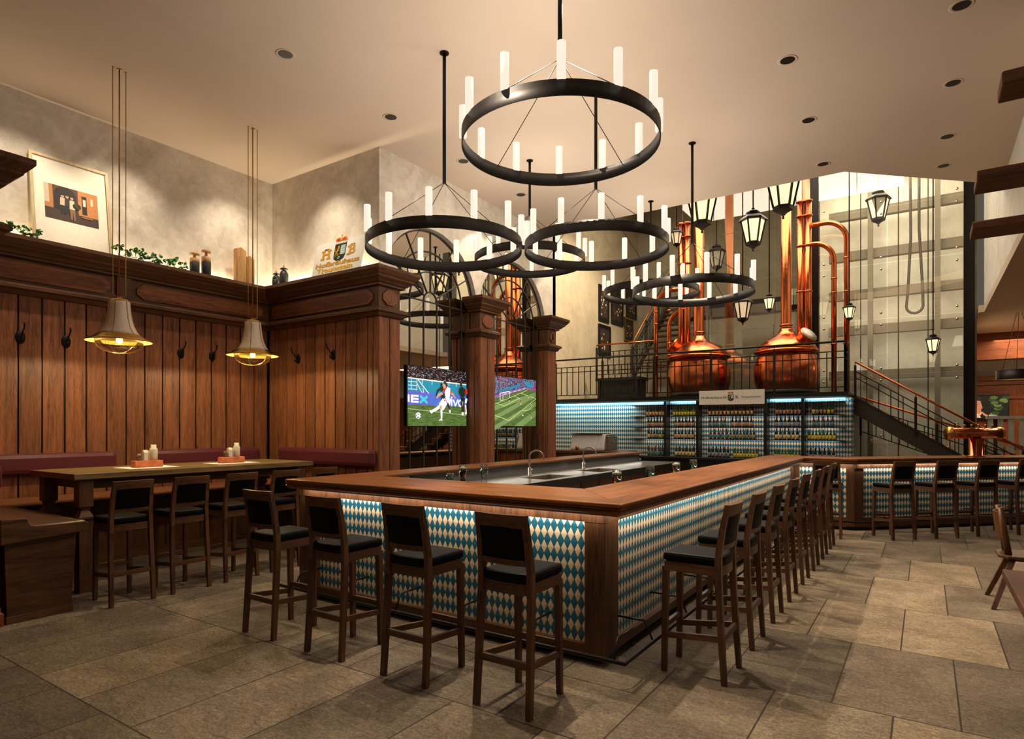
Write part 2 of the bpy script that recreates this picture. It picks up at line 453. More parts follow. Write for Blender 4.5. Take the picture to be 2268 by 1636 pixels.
def text(s, size, mat, parent, loc, rot, name='lettering', extrude=0.002, align='CENTER', bold=0.0, sx=1.0):
    c = bpy.data.curves.new(name, 'FONT'); c.body = s; c.size = size; c.extrude = extrude; c.align_x = align; c.align_y = 'CENTER'
    c.offset = bold; c.resolution_u = 3
    c.materials.append(M[mat] if isinstance(mat, str) else mat)
    tmp = bpy.data.objects.new(name, c); COL.objects.link(tmp)
    bpy.context.view_layer.update()
    me = bpy.data.meshes.new_from_object(tmp.evaluated_get(bpy.context.evaluated_depsgraph_get())); bpy.data.objects.remove(tmp)
    me.name = name
    o = bpy.data.objects.new(name, me); COL.objects.link(o); o.parent = parent; o.location = loc; o.rotation_euler = rot; o.scale = (sx, 1, 1)
    return o
class Canvas:
    """flat picture on a plane: local x right, y up, z towards the viewer"""
    def __init__(s): s.mb = MB(); s.mats = []; s.k = 0
    def mat(s, m):
        m = M[m] if isinstance(m, str) else m
        if m not in s.mats: s.mats.append(m)
        return s.mats.index(m)
    def poly(s, pts, m):
        s.k += 1; z = 0.00025 * s.k
        s.mb.quadset([(x, y, z) for x, y in pts], [tuple(range(len(pts)))], s.mat(m)); return s
    def rect(s, x0, y0, x1, y1, m): return s.poly([(x0, y0), (x1, y0), (x1, y1), (x0, y1)], m)
    def line(s, p, q, w, m):
        dx, dy = q[0] - p[0], q[1] - p[1]; L = math.hypot(dx, dy) or 1; nx, ny = -dy / L * w / 2, dx / L * w / 2
        return s.poly([(p[0] - nx, p[1] - ny), (q[0] - nx, q[1] - ny), (q[0] + nx, q[1] + ny), (p[0] + nx, p[1] + ny)], m)
    def path(s, pts, w, m):
        for a, b in zip(pts, pts[1:]): s.line(a, b, w, m)
        return s
    def oval(s, cx, cy, rx, ry, m, n=18):
        return s.poly([(cx + rx * math.cos(2 * PI * i / n), cy + ry * math.sin(2 * PI * i / n)) for i in range(n)], m)
    def limb(s, pts, ws, m):
        """tapering limb outline along pts with widths ws"""
        l, r = [], []
        for i, p in enumerate(pts):
            a = pts[max(0, i - 1)]; b = pts[min(len(pts) - 1, i + 1)]
            dx, dy = b[0] - a[0], b[1] - a[1]; L = math.hypot(dx, dy) or 1
            nx, ny = -dy / L * ws[i] / 2, dx / L * ws[i] / 2
            l.append((p[0] + nx, p[1] + ny)); r.append((p[0] - nx, p[1] - ny))
        return s.poly(r + l[::-1], m)
    def build(s, name, parent, loc, rot):
        return s.mb.build(name, s.mats, parent, loc=loc, rot=rot)
EM = {}
def em(r, g, b, k=0.8):
    key = (r, g, b, k)
    if key not in EM: EM[key] = emit('screen_colour', srgb(r, g, b), k)
    return EM[key]
PA = {}
def pa(r, g, b):
    if (r, g, b) not in PA: PA[(r, g, b)] = plain('print_colour', srgb(r, g, b), 0.7, 0, 0.05)
    return PA[(r, g, b)]

# ---------------------------------------------------------------- the setting
XL, YR, XM, YE = -8.96, 6.27, -6.48, 11.33       # plaster: left wall, alcove return, mirror wall, its far end
PXL, PYR, PXM = -8.73, 6.04, -6.25               # fronts of the wood panelling
LZ = 3.80                                        # top of the wooden ledge
XS = -8.20                                       # side wall of the stage
struct(MB().box(-12, -6, -0.1, 9, 24, 0).build('floor', 'floor'))
mb = MB()
mb.prism([(-9.2, -6), (9, -6), (9, 12.97), (1.05, 12.97), (-1.06, 10.95), (-9.2, 10.95)], HC, HC + 0.3)
struct(mb.build('ceiling', 'ceiling'))
struct(MB().box(1.05, 7.0, 4.10, 9, 16.75, 4.25).build('ceiling_low', 'ceiling'))
struct(MB().box(.96, 16.75, 4.10, 9, 22.2, 4.25).build('ceiling_back_room', 'ceiling'))
struct(MB().box(1.05, 7.6, 4.25, 1.2, 16.75, 9.0).build('wall_right', 'plaster_pale'))
struct(MB().box(XL - 0.2, -1.0, 0, XL, YR + 0.2, HC).build('wall_left', 'plaster'))
struct(MB().box(XL, YR, 0, XM - .002, YR + 0.2, HC).build('wall_alcove', 'plaster'))
ARCH = [(7.45, 1.14), (9.77, 1.14)]; SPRING = 3.60; SILL = 0.85
mb = MB(); ys = [YR]
for cy, r in ARCH: ys += [cy - r * math.cos(PI * k / 32) for k in range(33)]
ys.append(YE)
def arch_top(y):
    for cy, r in ARCH:
        if abs(y - cy) <= r + 1e-6: return SPRING + math.sqrt(max(0, r * r - (y - cy) ** 2))
    return None
RX = XM - 0.075
for a, b in zip(ys, ys[1:]):
    m_ = (a + b) / 2
    if arch_top(m_) is None:
        mb.quadset([(XM, a, 0), (XM, b, 0), (XM, b, HC), (XM, a, HC)], [(0, 1, 2, 3)])
    else:
        ta, tb = arch_top(a), arch_top(b)
        mb.quadset([(XM, a, ta), (XM, b, tb), (XM, b, HC), (XM, a, HC)], [(0, 1, 2, 3)])
        mb.quadset([(XM, a, 0), (XM, b, 0), (XM, b, SILL), (XM, a, SILL)], [(0, 1, 2, 3)])
        mb.quadset([(XM, a, ta), (XM, b, tb), (RX, b, tb), (RX, a, ta)], [(0, 3, 2, 1)])
        mb.quadset([(XM, a, SILL), (XM, b, SILL), (RX, b, SILL), (RX, a, SILL)], [(0, 1, 2, 3)])
for cy, r in ARCH:
    for y in (cy - r, cy + r):
        mb.quadset([(XM, y, SILL), (XM, y, SPRING), (RX, y, SPRING), (RX, y, SILL)], [(0, 1, 2, 3)])
mb.box(XM - 0.5, YR + 0.2, 0, RX - 0.02, YE, HC)
mb.box(XS - 0.05, YE - 0.12, 0, XM, YE, 9.0)
mb.quadset([(RX - .02, YE - .12, 0), (XM, YE - .12, 0), (XM, YE, 0), (RX - .02, YE, 0)], [(0, 1, 2, 3)])
struct(mb.build('wall_mirror_side', 'plaster'))
struct(MB().box(XS - 0.2, YE - 0.1, 0, XS, 20.2, 9.0).build('wall_stage_side', 'plaster_tan'))
struct(MB().box(XS, 20.0, 0, -2.6, 20.2, 9.0).build('wall_back', 'plaster_grey'))
struct(MB().box(-9, 10.9, 9.0, 3, 21, 9.2).build('ceiling_atrium', 'ceiling'))
# lift shaft behind the glass
GY = 16.9
struct(MB().box(-2.6, 19.3, 0, .90, 19.5, 9.0).build('wall_shaft_back', 'plaster_pale'))
struct(MB().box(-2.7, GY + .3, 0, -2.6, 20.0, 9.0).build('wall_shaft_left', 'plaster_grey'))
struct(MB().box(.90, GY + .3, 0, .95, 19.5, 9.0).build('wall_shaft_right', 'plaster_pale'))
struct(MB().box(.5, 22.0, 0, 9, 22.2, 3.02).build('wall_back_room', 'rust_oak_z'))
struct(MB().box(.5, 22.05, 3.02, 9, 22.25, 4.1).build('wall_back_room_upper', 'plaster_pale'))
# platform (stage) with the lozenge-tiled bar wall under its front
PZ = 2.34; PY = 14.2
struct(MB().box(XS, PY, 2.22, -1.3, 20.0, PZ).build('floor_stage', 'panelblack'))
o = MB().box(0, 0, 0, -1.24 - XS, 0.02, 2.22 - 0.0).build('wall_back_bar', 'lozenge', loc=(XS, 14.30, 0)); struct(o)
struct(MB().box(XS, 14.32, 0, -1.32, 15.6, 2.22).build('wall_under_stage', 'panelblack'))
o = MB().box(0, 0, 0, 0.34, 0.02, 2.22).build('wall_back_bar_end', 'lozenge', loc=(-1.24, 14.32, 0), rot=(0, 0, PI / 2)); struct(o)
mb = MB().box(-8.15, 14.24, 2.19, -5.12, 14.28, 2.215)
for a, b in ((-5.02, -4.37), (-2.80, -2.15), (-2.09, -1.36)): mb.box(a, 14.24, 2.19, b, 14.28, 2.215)
led = mb.build('led_strip', 'led_cyan'); tag(led, 'cyan glowing light strip under the stage edge above the tiled bar wall', 'light strip')
for a, b in ((-8.15, -5.1), (-5.02, -4.37), (-2.80, -2.15), (-2.09, -1.36)):
    add_light('AREA', 'led_light', ((a + b) / 2, 14.06, 2.20), 7 * (b - a), (0.45, 0.85, 1.0), b - a, 0.03, rot=(0.45, 0, 0))
for z in (1.865, 1.60, 1.34):
    add_light('AREA', 'shelf_light', (-3.6, 14.20, z - 0.02), 3, (0.9, 0.9, 0.85), 4.2, 0.02, rot=(0.5, 0, 0))

# ---------------------------------------------------------------- wood panelling of the alcove
CROWN = [(-0.02, 3.56), (0.0, 3.56), (0.05, 3.575), (0.05, 3.60), (0.075, 3.61), (0.10, 3.64), (0.14, 3.67), (0.145, 3.69), (0.16, 3.70), (0.19, 3.735), (0.205, 3.755), (0.205, LZ), (-0.02, LZ)]
LOWER = [(-0.02, 3.15), (0.02, 3.15), (0.035, 3.165), (0.05, 3.20), (0.085, 3.215), (0.085, 3.25), (0.06, 3.265), (0.03, 3.28), (-0.02, 3.28)]
def frieze_panel(mb, fn, u0, u1, z0, z1):
    """raised frieze panel with clipped ornamental corners; fn(u, z, out) -> world"""
    for k, (g, o0, o1) in enumerate(((0.0, 0.0, 0.022), (0.022, 0.0, 0.008), (0.034, 0.0, 0.026))):
        a, b, c, d = u0 + g, u1 - g, z0 + g, z1 - g; q = 0.05; e = 0.03
        pl = [(a + q + e, c), (b - q - e, c), (b - q, c + e), (b - e * .6, c + q), (b, c + q + e * .5), (b, d - q - e * .5), (b - e * .6, d - q), (b - q, d - e), (b - q - e, d), (a + q + e, d), (a + q, d - e), (a + e * .6, d - q), (a, d - q - e * .5), (a, c + q + e * .5), (a + e * .6, c + q), (a + q, c + e)]
        mb.prism(pl, o0, o1, lambda u, z, o: fn(u, z, o))
def planks(mb, fn, u0, u1, step, z0, z1, t=0.02, gap=0.02):
    n = max(1, round((u1 - u0) / step)); st = (u1 - u0) / n
    for k in range(n):
        a, b = u0 + k * st + gap / 2, u0 + (k + 1) * st - gap / 2
        p = [fn(a, z0, 0), fn(b, z0, 0), fn(b, z0, t), fn(a, z0, t), fn(a, z1, 0), fn(b, z1, 0), fn(b, z1, t), fn(a, z1, t)]
        mb.hexa(p)
NY = 1.83                                        # near end of the alcove
# long left wall
r = thing('wall_panelling', 'long wood plank panelling of the alcove behind the maroon bench', 'wall panelling', (PXL, 3.9, 0))
fl = lambda u, z, o: (PXL - 0.02 + o, u, z)
mb = MB(); planks(mb, fl, NY, PYR - 0.02, 0.2295, 0.0, 3.17); mb.build('plank_boarding', 'oak_z', r, True)
mb = MB().box(XL + .01, NY, 0, PXL - 0.021, PYR, LZ - 0.02); mb.build('backing', 'panelblack', r, True)
mb = MB().box(PXL - 0.03, NY, 3.25, PXL - 0.002, PYR, 3.60)
mb.build('frieze_board', 'dark_y', r, True)
mb = MB()
for a, b in ((1.95, 3.72), (4.05, 5.92)): frieze_panel(mb, lambda u, z, o: (PXL + o, u, z), a, b, 3.32, 3.53)
mb.build('frieze_panel', 'oak_y', r, True)
mb = MB().box(PXL - 0.01, 3.80, 3.15, PXL + 0.03, 3.98, 3.58)
mb.box(PXL, 3.83, 2.9, PXL + 0.045, 3.95, 3.17); mb.build('frieze_bracket', 'dark_z', r, True)
# skirting and return
r2 = thing('wall_panelling', 'short return of wood plank panelling in the alcove corner below the crest sign', 'wall panelling', (-7.4, PYR, 0))
fr = lambda u, z, o: (u, PYR + 0.02 - o, z)
mb = MB(); planks(mb, fr, PXL + 0.02, PXM - .22, 0.222, 0.0, 3.17); mb.build('plank_boarding', 'oak_z', r2, True)
MB().box(PXL - .05, PYR + 0.021, 0, PXM - .02, YR - .01, LZ - 0.02).build('backing', 'panelblack', r2, True)
MB().box(PXL - .02, PYR + 0.002, 3.25, PXM - .2, PYR + 0.03, 3.60).build('frieze_board', 'dark_x', r2, True)
mb = MB(); frieze_panel(mb, lambda u, z, o: (u, PYR - o, z), -8.62, -6.36, 3.32, 3.53); mb.build('frieze_panel', 'oak_x', r2, True)

def pillar(y0, y1, label, first=False):
    """wood clad pillar against the mirror wall"""
    t = thing('wood_pillar', label, 'pillar', (PXM - 0.1, (y0 + y1) / 2, 0))
    x0 = XM + 0.005 if not first else PXM - 0.22
    mb = MB().box(x0, y0 + 0.021, 0, PXM - 0.021, y1 - 0.021, LZ - .03)
    mb.box(RX + .001, max(y0, 6.312) + .004, SILL + .005, x0 + .02, y1 - .004, SPRING - .02); mb.build('core', 'dark_z', t, True)
    mb = MB()
    planks(mb, lambda u, z, o: (PXM - 0.02 + o, u, z), y0, y1, 0.26, 0.0, 3.17)
    planks(mb, lambda u, z, o: (u, y0 + 0.02 - o, z), x0, PXM - .003, 0.115, 0.0, 3.17)
    planks(mb, lambda u, z, o: (u, y1 - 0.02 + o, z), x0, PXM - .003, 0.115, 0.0, 3.17)
    mb.build('plank_cladding', 'oak_z', t, True)
    MB().box(x0, y0 + .004, 3.25, PXM - 0.004, y1 - .004, 3.60).build('frieze_board', 'dark_z', t, True)
    mb = MB(); frieze_panel(mb, lambda u, z, o: (PXM - .004 + o, u, z), y0 + 0.07, y1 - 0.07, 3.32, 3.53); mb.build('frieze_panel', 'oak_z', t, True)
    if not first:
        pth = [(x0, y0), (PXM, y0), (PXM, y1), (x0, y1)]
        MB().sweep(CROWN, pth).build('crown_moulding', 'dark_y', t, True)
        MB().sweep(LOWER, pth).build('neck_moulding', 'dark_y', t, True)
        mb = MB().box(x0, y0, LZ - 0.03, PXM, y1, LZ - .002); mb.build('cap_board', 'dark_y', t, True)
    MB().sweep([(-.01, 0), (.04, 0), (.04, .10), (.025, .12), (.025, .15), (-.01, .16)], [(x0, y0), (PXM, y0), (PXM, y1), (x0, y1)]).build('base_moulding', 'rust_oak_x', t, True)
    return t
pillar(PYR, 6.46, 'wood clad corner pillar closing the alcove at the right end of its bench', True)
pillar(8.36, 8.80, 'wood pillar with flared cap standing between the two arched mirrors')
pillar(10.62, 10.95, 'narrowest looking wood pillar, right of the second arched mirror')
# near pillar at the left edge of the view
t = thing('wood_pillar', 'wood pillar cut off by the left edge of the view, its flared cap overlapping the leaning picture', 'pillar', (PXM - 0.3, 1.6, 0))
MB().box(XL + .01, 1.40, 0, PXM - 0.021, NY - 0.02, LZ - .03).build('core', 'panelblack', t, True)
mb = MB(); planks(mb, lambda u, z, o: (u, NY - 0.02 + o, z), PXL + .03, PXM - .003, 0.23, 0, 3.17); planks(mb, lambda u, z, o: (PXM - .02 + o, u, z), 1.40, NY, 0.22, 0, 3.17)
mb.build('plank_cladding', 'oak_z', t, True)
MB().box(PXL + .03, 1.40, 3.25, PXM - 0.004, NY - .004, 3.60).build('frieze_board', 'dark_x', t, True)
pth = [(PXM, 1.40), (PXM, NY), (PXL + .23, NY)]
MB().sweep(CROWN, pth).build('crown_moulding', 'dark_x', t, True); MB().sweep(LOWER, pth).build('neck_moulding', 'dark_x', t, True)
MB().sweep([(-.01, 0), (.04, 0), (.04, .10), (.025, .12), (.025, .15), (-.01, .16)], [(PXM, 1.40), (PXM, NY), (PXM - .3, NY)]).build('base_moulding', 'rust_oak_x', t, True)
MB().box(PXL, 1.40, LZ - .03, PXM, NY, LZ - .002).build('cap_board', 'dark_x', t, True)
# the ledge with crown moulding running round the alcove (outward is to the right of the path)
t = thing('wooden_ledge', 'dark wooden ledge with crown moulding round the alcove, carrying pictures and vases', 'ledge', (-7.6, PYR, 3.15))
pth = [(PXL, NY), (PXL, PYR), (PXM, PYR), (PXM, 6.46), (XM + .01, 6.46)]
MB().sweep(CROWN, pth).build('crown_moulding', 'dark_y', t, True)
MB().sweep(LOWER, pth).build('lower_moulding', 'dark_y', t, True)
mb = MB().box(XL + .01, NY, LZ - 0.03, PXL, YR, LZ - .002); mb.box(PXL, PYR, LZ - 0.03, XM, YR - .01, LZ - .002); mb.box(XM, PYR, LZ - 0.03, PXM, 6.46, LZ - .002)
mb.build('ledge_board', 'dark_y', t, True)
# light strips lying on the ledge against the plaster
add_light('AREA', 'ledge_light', (XL + 0.05, 4.0, LZ + 0.012), 22, (1.0, 0.86, 0.62), 0.05, 4.2, rot=(PI, -0.25, 0))
add_light('AREA', 'ledge_light', (-7.7, YR - 0.05, LZ + 0.012), 26, (1.0, 0.86, 0.62), 2.3, 0.05, rot=(PI - 0.25, 0, 0))

# ---------------------------------------------------------------- arched mirrors with glazing bars, televisions
def arch_mirror(cy, r, label):
    t = thing('arched_mirror', label, 'mirror', (RX, cy, SILL))
    pl = [(cy - r, SILL), (cy + r, SILL)] + [(cy + r * math.cos(PI * k / 32), SPRING + r * math.sin(PI * k / 32)) for k in range(33)]
    MB().prism(pl, RX - 0.015, RX, lambda a, b, c: (c, a, b)).build('mirror_pane', 'mirror', t, True)
    mb = MB(); x = RX + 0.006; bw = 0.012
    def arc(rad, a0=0, a1=PI, zz=SPRING):
        ps = [(x, cy + rad * math.cos(a0 + (a1 - a0) * k / 28), zz + rad * math.sin(a0 + (a1 - a0) * k / 28)) for k in range(29)]
        for p, q in zip(ps, ps[1:]): mb.beam(p, q, 0.02, bw, (1, 0, 0))
    R0 = r - 0.03; step = R0 / 3.5
    arc(R0); arc(step * 2.5); arc(step * 1.5); arc(step * 0.5)
    for k in range(-7, 8, 2):
        mb.beam((x, cy + k * step / 2, SILL), (x, cy + k * step / 2, SPRING), 0.02, bw, (1, 0, 0))
    for k in range(1, 6):
        a = PI * k / 6
        mb.beam((x, cy + step * .5 * math.cos(a), SPRING + step * .5 * math.sin(a)), (x, cy + R0 * math.cos(a), SPRING + R0 * math.sin(a)), 0.018, bw, (1, 0, 0))
    mb.beam((x, cy - R0, SPRING), (x, cy + R0, SPRING), 0.018, bw, (1, 0, 0))
    mb.beam((x, cy - R0, SILL + .02), (x, cy + R0, SILL + .02), 0.018, bw, (1, 0, 0))
    mb.build('glazing_bars', 'steel', t, True)
    return t
arch_mirror(7.45, 1.14, 'arched mirror with dark glazing bars nearer the alcove')
arch_mirror(9.77, 1.14, 'arched mirror with dark glazing bars farther from the alcove')

def television(yc, label):
    t = thing('television', label, 'television', (RX + 0.05, yc, 1.65))
    MB().box(RX + .0125, yc - 0.735, 1.63, RX + .0335, yc + 0.735, 2.565).build('housing', 'panelblack', t, True)
    return t
TW, TH = 1.50, 0.92
def tv_canvas(t, cv, name='screen_picture'):
    o = cv.build(name, t, (-0.0160, 0, 0.445), (PI / 2, 0, PI / 2)); o.scale = (.96, 1, 1); under(t, t.children[0], name); return o
CR1 = crowd('crowd_in_the_stands', 0.6, 48)
CR2 = crowd('bright_crowd', 0.8, 60, [(0.0, srgb(40, 30, 60)), (0.3, srgb(150, 110, 150)), (0.5, srgb(60, 90, 150)), (0.62, srgb(200, 190, 200)), (0.78, srgb(170, 40, 60)), (0.88, srgb(40, 150, 190))])
GR = grass('stadium_grass')
def X(u): return (u - 236) / (1600 - 236) * TW - TW / 2           # TV one: picture measured on a 1738-pixel crop
def Yy(v): return TH / 2 - (v - 205) / (1540 - 205) * TH
t1 = television(7.615, 'television in the nearer arched mirror, footballer kicking a penalty')
c = Canvas(); q = lambda u, v: (X(u), Yy(v))
c.rect(-TW / 2, -TH / 2, TW / 2, TH / 2, 'panelblack')
c.rect(X(236), Yy(500), X(1600), Yy(205), CR1)
c.rect(X(236), Yy(790), X(1600), Yy(500), em(36, 132, 160))
c.rect(X(236), Yy(1065), X(1600), Yy(770), em(92, 88, 190))
c.rect(X(700), Yy(1065), X(1600), Yy(770), em(72, 104, 196))
c.rect(X(236), Yy(1540), X(1600), Yy(1065), GR)
wl = em(225, 228, 224)
c.path([q(236, 478), q(1600, 520)], .018, wl)
for u in (310, 430, 545, 760, 1160, 1340): c.line(q(u, 480), q(u, 740 if u < 500 else 590), .012, wl)
c.path([q(450, 500), q(690, 800)], .014, wl); c.path([q(430, 590), q(540, 790)], .012, wl); c.path([q(560, 680), q(575, 790)], .012, wl)
for v in (560, 640, 725): c.line(q(240, v), q(425, v), .01, wl)
c.line(q(236, 1160), q(1600, 1275), .008, em(170, 190, 140))
# ad lettering (N)EX and vivo
lw = em(245, 245, 250)
c.rect(X(236), Yy(1012), X(272), Yy(845), lw)
c.rect(X(300), Yy(1020), X(338), Yy(850), lw)
for v in (868, 935, 1002): c.rect(X(300), Yy(v + 20), X(462), Yy(v - 20), lw)
tq = em(60, 190, 200)
c.line(q(495, 860), q(655, 1022), .045, tq); c.line(q(655, 868), q(490, 1022), .045, tq)
c.path([q(1130, 900), q(1165, 1040), q(1195, 890)], .028, lw); c.line(q(1222, 900), q(1222, 1060), .03, lw); c.oval(*q(1222, 860), .02, .018, lw)
c.path([q(1262, 905), q(1310, 1055), q(1380, 895)], .03, lw); c.path([(X(1445 + 55 * math.cos(a * .42)), Yy(985 + 75 * math.sin(a * .42))) for a in range(16)], .028, lw)
sk, dk, kd, ws, rd = em(196, 148, 116), em(52, 34, 26), em(22, 44, 34), em(236, 236, 240), em(196, 36, 46)
# dark-kit players
c.limb([q(985, 640), q(880, 720), q(845, 850)], [.05, .04, .025], kd); c.oval(*q(968, 580), .026, .04, dk)
c.limb([q(990, 620), q(1000, 780), q(1010, 960)], [.09, .1, .09], kd); c.limb([q(1060, 960), q(1130, 1040), q(1170, 1150)], [.07, .05, .03], dk); c.oval(*q(1170, 1190), .02, .028, ws)
c.oval(*q(1450, 520), .03, .045, dk); c.limb([q(1460, 590), q(1470, 700), q(1490, 840)], [.10, .13, .11], kd); c.limb([q(1410, 620), q(1400, 720), q(1450, 820)], [.04, .035, .025], dk)
c.limb([q(1530, 620), q(1560, 740), q(1520, 800)], [.04, .035, .025], dk)
c.limb([q(1495, 840), q(1490, 940)], [.12, .11], kd)
c.limb([q(1465, 940), q(1470, 1080), q(1480, 1200)], [.045, .04, .03], dk); c.limb([q(1520, 940), q(1510, 1080), q(1510, 1200)], [.045, .04, .03], dk); c.oval(*q(1490, 1240), .035, .03, ws)
c.limb([q(1590, 860), q(1560, 980)], [.05, .05], ws); c.limb([q(1560, 1020), q(1580, 1200)], [.04, .03], ws); c.oval(*q(1570, 1225), .03, .022, ws); c.limb([q(1575, 620), q(1590, 760)], [.06, .06], rd)
# kicker
c.limb([q(1000, 760), q(900, 820), q(850, 890)], [.05, .045, .03], sk); c.limb([q(1190, 740), q(1250, 790), q(1310, 880)], [.05, .04, .028], sk)
c.limb([q(1035, 950), q(935, 1080)], [.12, .10], ws); c.limb([q(1060, 960), q(975, 1130)], [.12, .10], ws)
c.limb([q(925, 1080), q(830, 1160), q(720, 1215)], [.055, .05, .035], ws); c.limb([q(960, 1130), q(965, 1230), q(965, 1370)], [.05, .05, .035], ws)
c.oval(*q(945, 1110), .03, .04, sk); c.poly([q(690, 1180), q(720, 1180), q(760, 1230), q(740, 1260), q(710, 1235)], ws); c.poly([q(890, 1412), q(960, 1365), q(990, 1405), q(985, 1415)], ws)
c.poly([q(1010, 640), q(1110, 610), q(1180, 650), q(1150, 960), q(1110, 990), q(1010, 950), q(1050, 860), q(1040, 760)], ws)
c.poly([q(1000, 690), q(1040, 610), q(1110, 606), q(1060, 680), q(1030, 770), q(985, 770)], rd); c.poly([q(1165, 650), q(1215, 735), q(1180, 765)], rd)
for u, v in ((1055, 850), (1060, 900), (1030, 940), (1070, 945)): c.rect(X(u - 14), Yy(v + 14), X(u + 14), Yy(v - 14), rd)
c.poly([q(985, 780), q(965, 755), q(1005, 700), q(1020, 745)], em(60, 110, 170))
c.oval(*q(1035, 575), .042, .056, sk); c.poly([q(1000, 520), q(1040, 480), q(1085, 520), q(1105, 590), q(1070, 615), q(1050, 560), q(1015, 545)], dk)
c.oval(*q(440, 1310), .062, .05, ws); bk = em(20, 20, 24)
c.poly([q(425, 1265), q(455, 1270), q(458, 1290), q(430, 1285)], bk); c.poly([q(415, 1355), q(440, 1330), q(450, 1355), q(430, 1378)], bk); c.oval(*q(490, 1310), .01, .014, bk); c.oval(*q(395, 1310), .009, .014, bk); c.oval(*q(475, 1362), .01, .01, bk)
tv_canvas(t1, c)
t2 = television(9.88, 'television in the farther arched mirror, wide view of a football pitch')
def X(u): return (u - 180) / (1340 - 180) * TW - TW / 2
def Yy(v): return TH / 2 - (v - 215) / (1530 - 215) * TH
c = Canvas()
c.rect(-TW / 2, -TH / 2, TW / 2, TH / 2, GR)
for k in range(4): c.poly([q(180, 1000 + 260 * k), q(1340, 300 + 260 * k) if k else q(1340, 560), q(1340, 430 + 260 * k) if k else q(1340, 640), q(180, 1130 + 260 * k)] if k < 3 else [q(700, 1530), q(1340, 1060), q(1340, 1240), q(960, 1530)], em(112, 138, 84))
c.poly([q(180, 215), q(1340, 215), q(1340, 480), q(1030, 440), q(180, 740)], CR2)
c.poly([q(290, 600), q(880, 350), q(870, 440), q(300, 650)], em(40, 120, 160)); c.poly([q(970, 270), q(1240, 330), q(1230, 440), q(1060, 400)], em(30, 140, 176))
c.poly([q(180, 740), q(1030, 440), q(1340, 480), q(1340, 530), q(1040, 490), q(180, 810)], em(132, 96, 152))
for k in range(5): c.line(q(420 + k * 130, 690 - k * 46), q(500 + k * 130, 662 - k * 46), .018, em(190, 170, 205))
yl = em(206, 214, 140)
c.path([q(180, 965), q(390, 860), q(720, 700), q(1080, 520)], .008, yl); c.path([q(250, 935), q(430, 1000), q(840, 765), q(700, 710)], .008, yl)
c.path([q(180, 1250), q(560, 1380), q(1340, 745), q(880, 620)], .009, yl); c.path([q(1165, 885), q(1215, 950), q(1190, 1030), q(1090, 1090), q(930, 1105)], .008, yl)
c.path([q(320, 850), q(320, 665), q(570, 595), q(570, 790)], .014, ws); c.path([q(320, 850), q(390, 860), q(400, 690)], .007, ws)
for k in range(5): c.line(q(330 + 45 * k, 668 - 12 * k), q(330 + 45 * k, 840 - 20 * k), .003, ws)
for u, v, cc, hh in ((568, 820, bk, 80), (855, 745, em(50, 130, 160), 80), (882, 870, em(210, 40, 60), 110), (1108, 705, em(170, 70, 50), 70), (938, 1240, ws, 110), (1188, 1255, em(190, 100, 70), 110)):
    c.limb([q(u, v - hh * .3), q(u, v + hh * .2)], [.035, .03], cc); c.oval(*q(u, v - hh * .45), .012, .014, dk); c.limb([q(u, v + hh * .2), q(u - 6, v + hh * .6)], [.022, .014], ws if cc is not ws else bk)
c.oval(*q(1275, 430), .04, .06, em(190, 40, 130)); 
for u, cc in ((320, em(200, 50, 50)), (395, em(60, 120, 170)), (465, em(210, 60, 50)), (570, em(60, 70, 150))): c.oval(*q(u, 285), .035, .02, cc)
tv_canvas(t2, c)

# ---------------------------------------------------------------- the bar
OUT = [(-5.0, 3.63), (-1.60, 3.63), (-1.60, 10.80), (-0.87, 10.80), (2.0, 13.67)]
INN = [(1.54, 14.13), (-1.14, 11.45), (-2.26, 11.45), (-2.26, 4.40), (-4.57, 4.40), (-4.57, 11.55), (-5.0, 11.55)]
def inset(poly, d):
    """offset the outer run of the bar outline inwards by d"""
    P = [Vector(p) for p in poly]; r = []
    for i, p in enumerate(P):
        a = (P[i] - P[i - 1]).normalized() if i else (P[1] - P[0]).normalized()
        b = (P[i + 1] - P[i]).normalized() if i < len(P) - 1 else a
        n0 = Vector((-a.y, a.x)); n1 = Vector((-b.y, b.x)); n = (n0 + n1) / (1 + n0.dot(n1))
        r.append((p.x + n.x * d, p.y + n.y * d))
    return r
bt = thing('oak_worktop', 'long polished oak bar top running round the lozenge-tiled counter', 'worktop', (-3.3, 4.0, 1.04))
def strip_top(mb, outer, inner, z0, z1):
    """top in mitred pieces so that the grain can follow each run"""
    mb.prism([outer[0], outer[1], (inner[3][0], inner[3][1]), (inner[4][0], inner[4][1]), ], z0, z1)
T0 = OUT; 
mb = MB(); mb.prism([(-5.0, 3.63), (-1.60, 3.63), (-2.26, 4.40), (-4.57, 4.40)], 1.10, 1.13); mb.build('front_board', 'bar_x', bt, True, 0.008)
mb = MB(); mb.prism([(-1.60, 3.63), (-1.60, 10.80), (-2.26, 11.45), (-2.26, 4.40)], 1.10, 1.13); mb.build('side_board', 'bar_y', bt, True, 0.008)
mb = MB(); mb.prism([(-5.0, 3.63), (-4.57, 4.40), (-4.57, 11.55), (-5.0, 11.55)], 1.10, 1.13); mb.build('rear_board', 'bar_y', bt, True, 0.008)
mb = MB(); mb.prism([(-1.60, 10.80), (-0.87, 10.80), (-1.14, 11.45), (-2.26, 11.45)], 1.10, 1.13)
mb.prism([(-0.87, 10.80), (2.0, 13.67), (1.54, 14.13), (-1.14, 11.45)], 1.10, 1.13); mb.build('angled_board', 'bar_x', bt, True, 0.008)
mb = MB(); mb.sweep([(-.03, 1.0999), (-.006, 1.098), (-.006, 1.090), (-.020, 1.086), (-.020, 1.079), (-.008, 1.075), (-.012, 1.062), (-.034, 1.052), (-.045, 1.04), (-.21, 1.04), (-.21, 1.0999)], OUT)
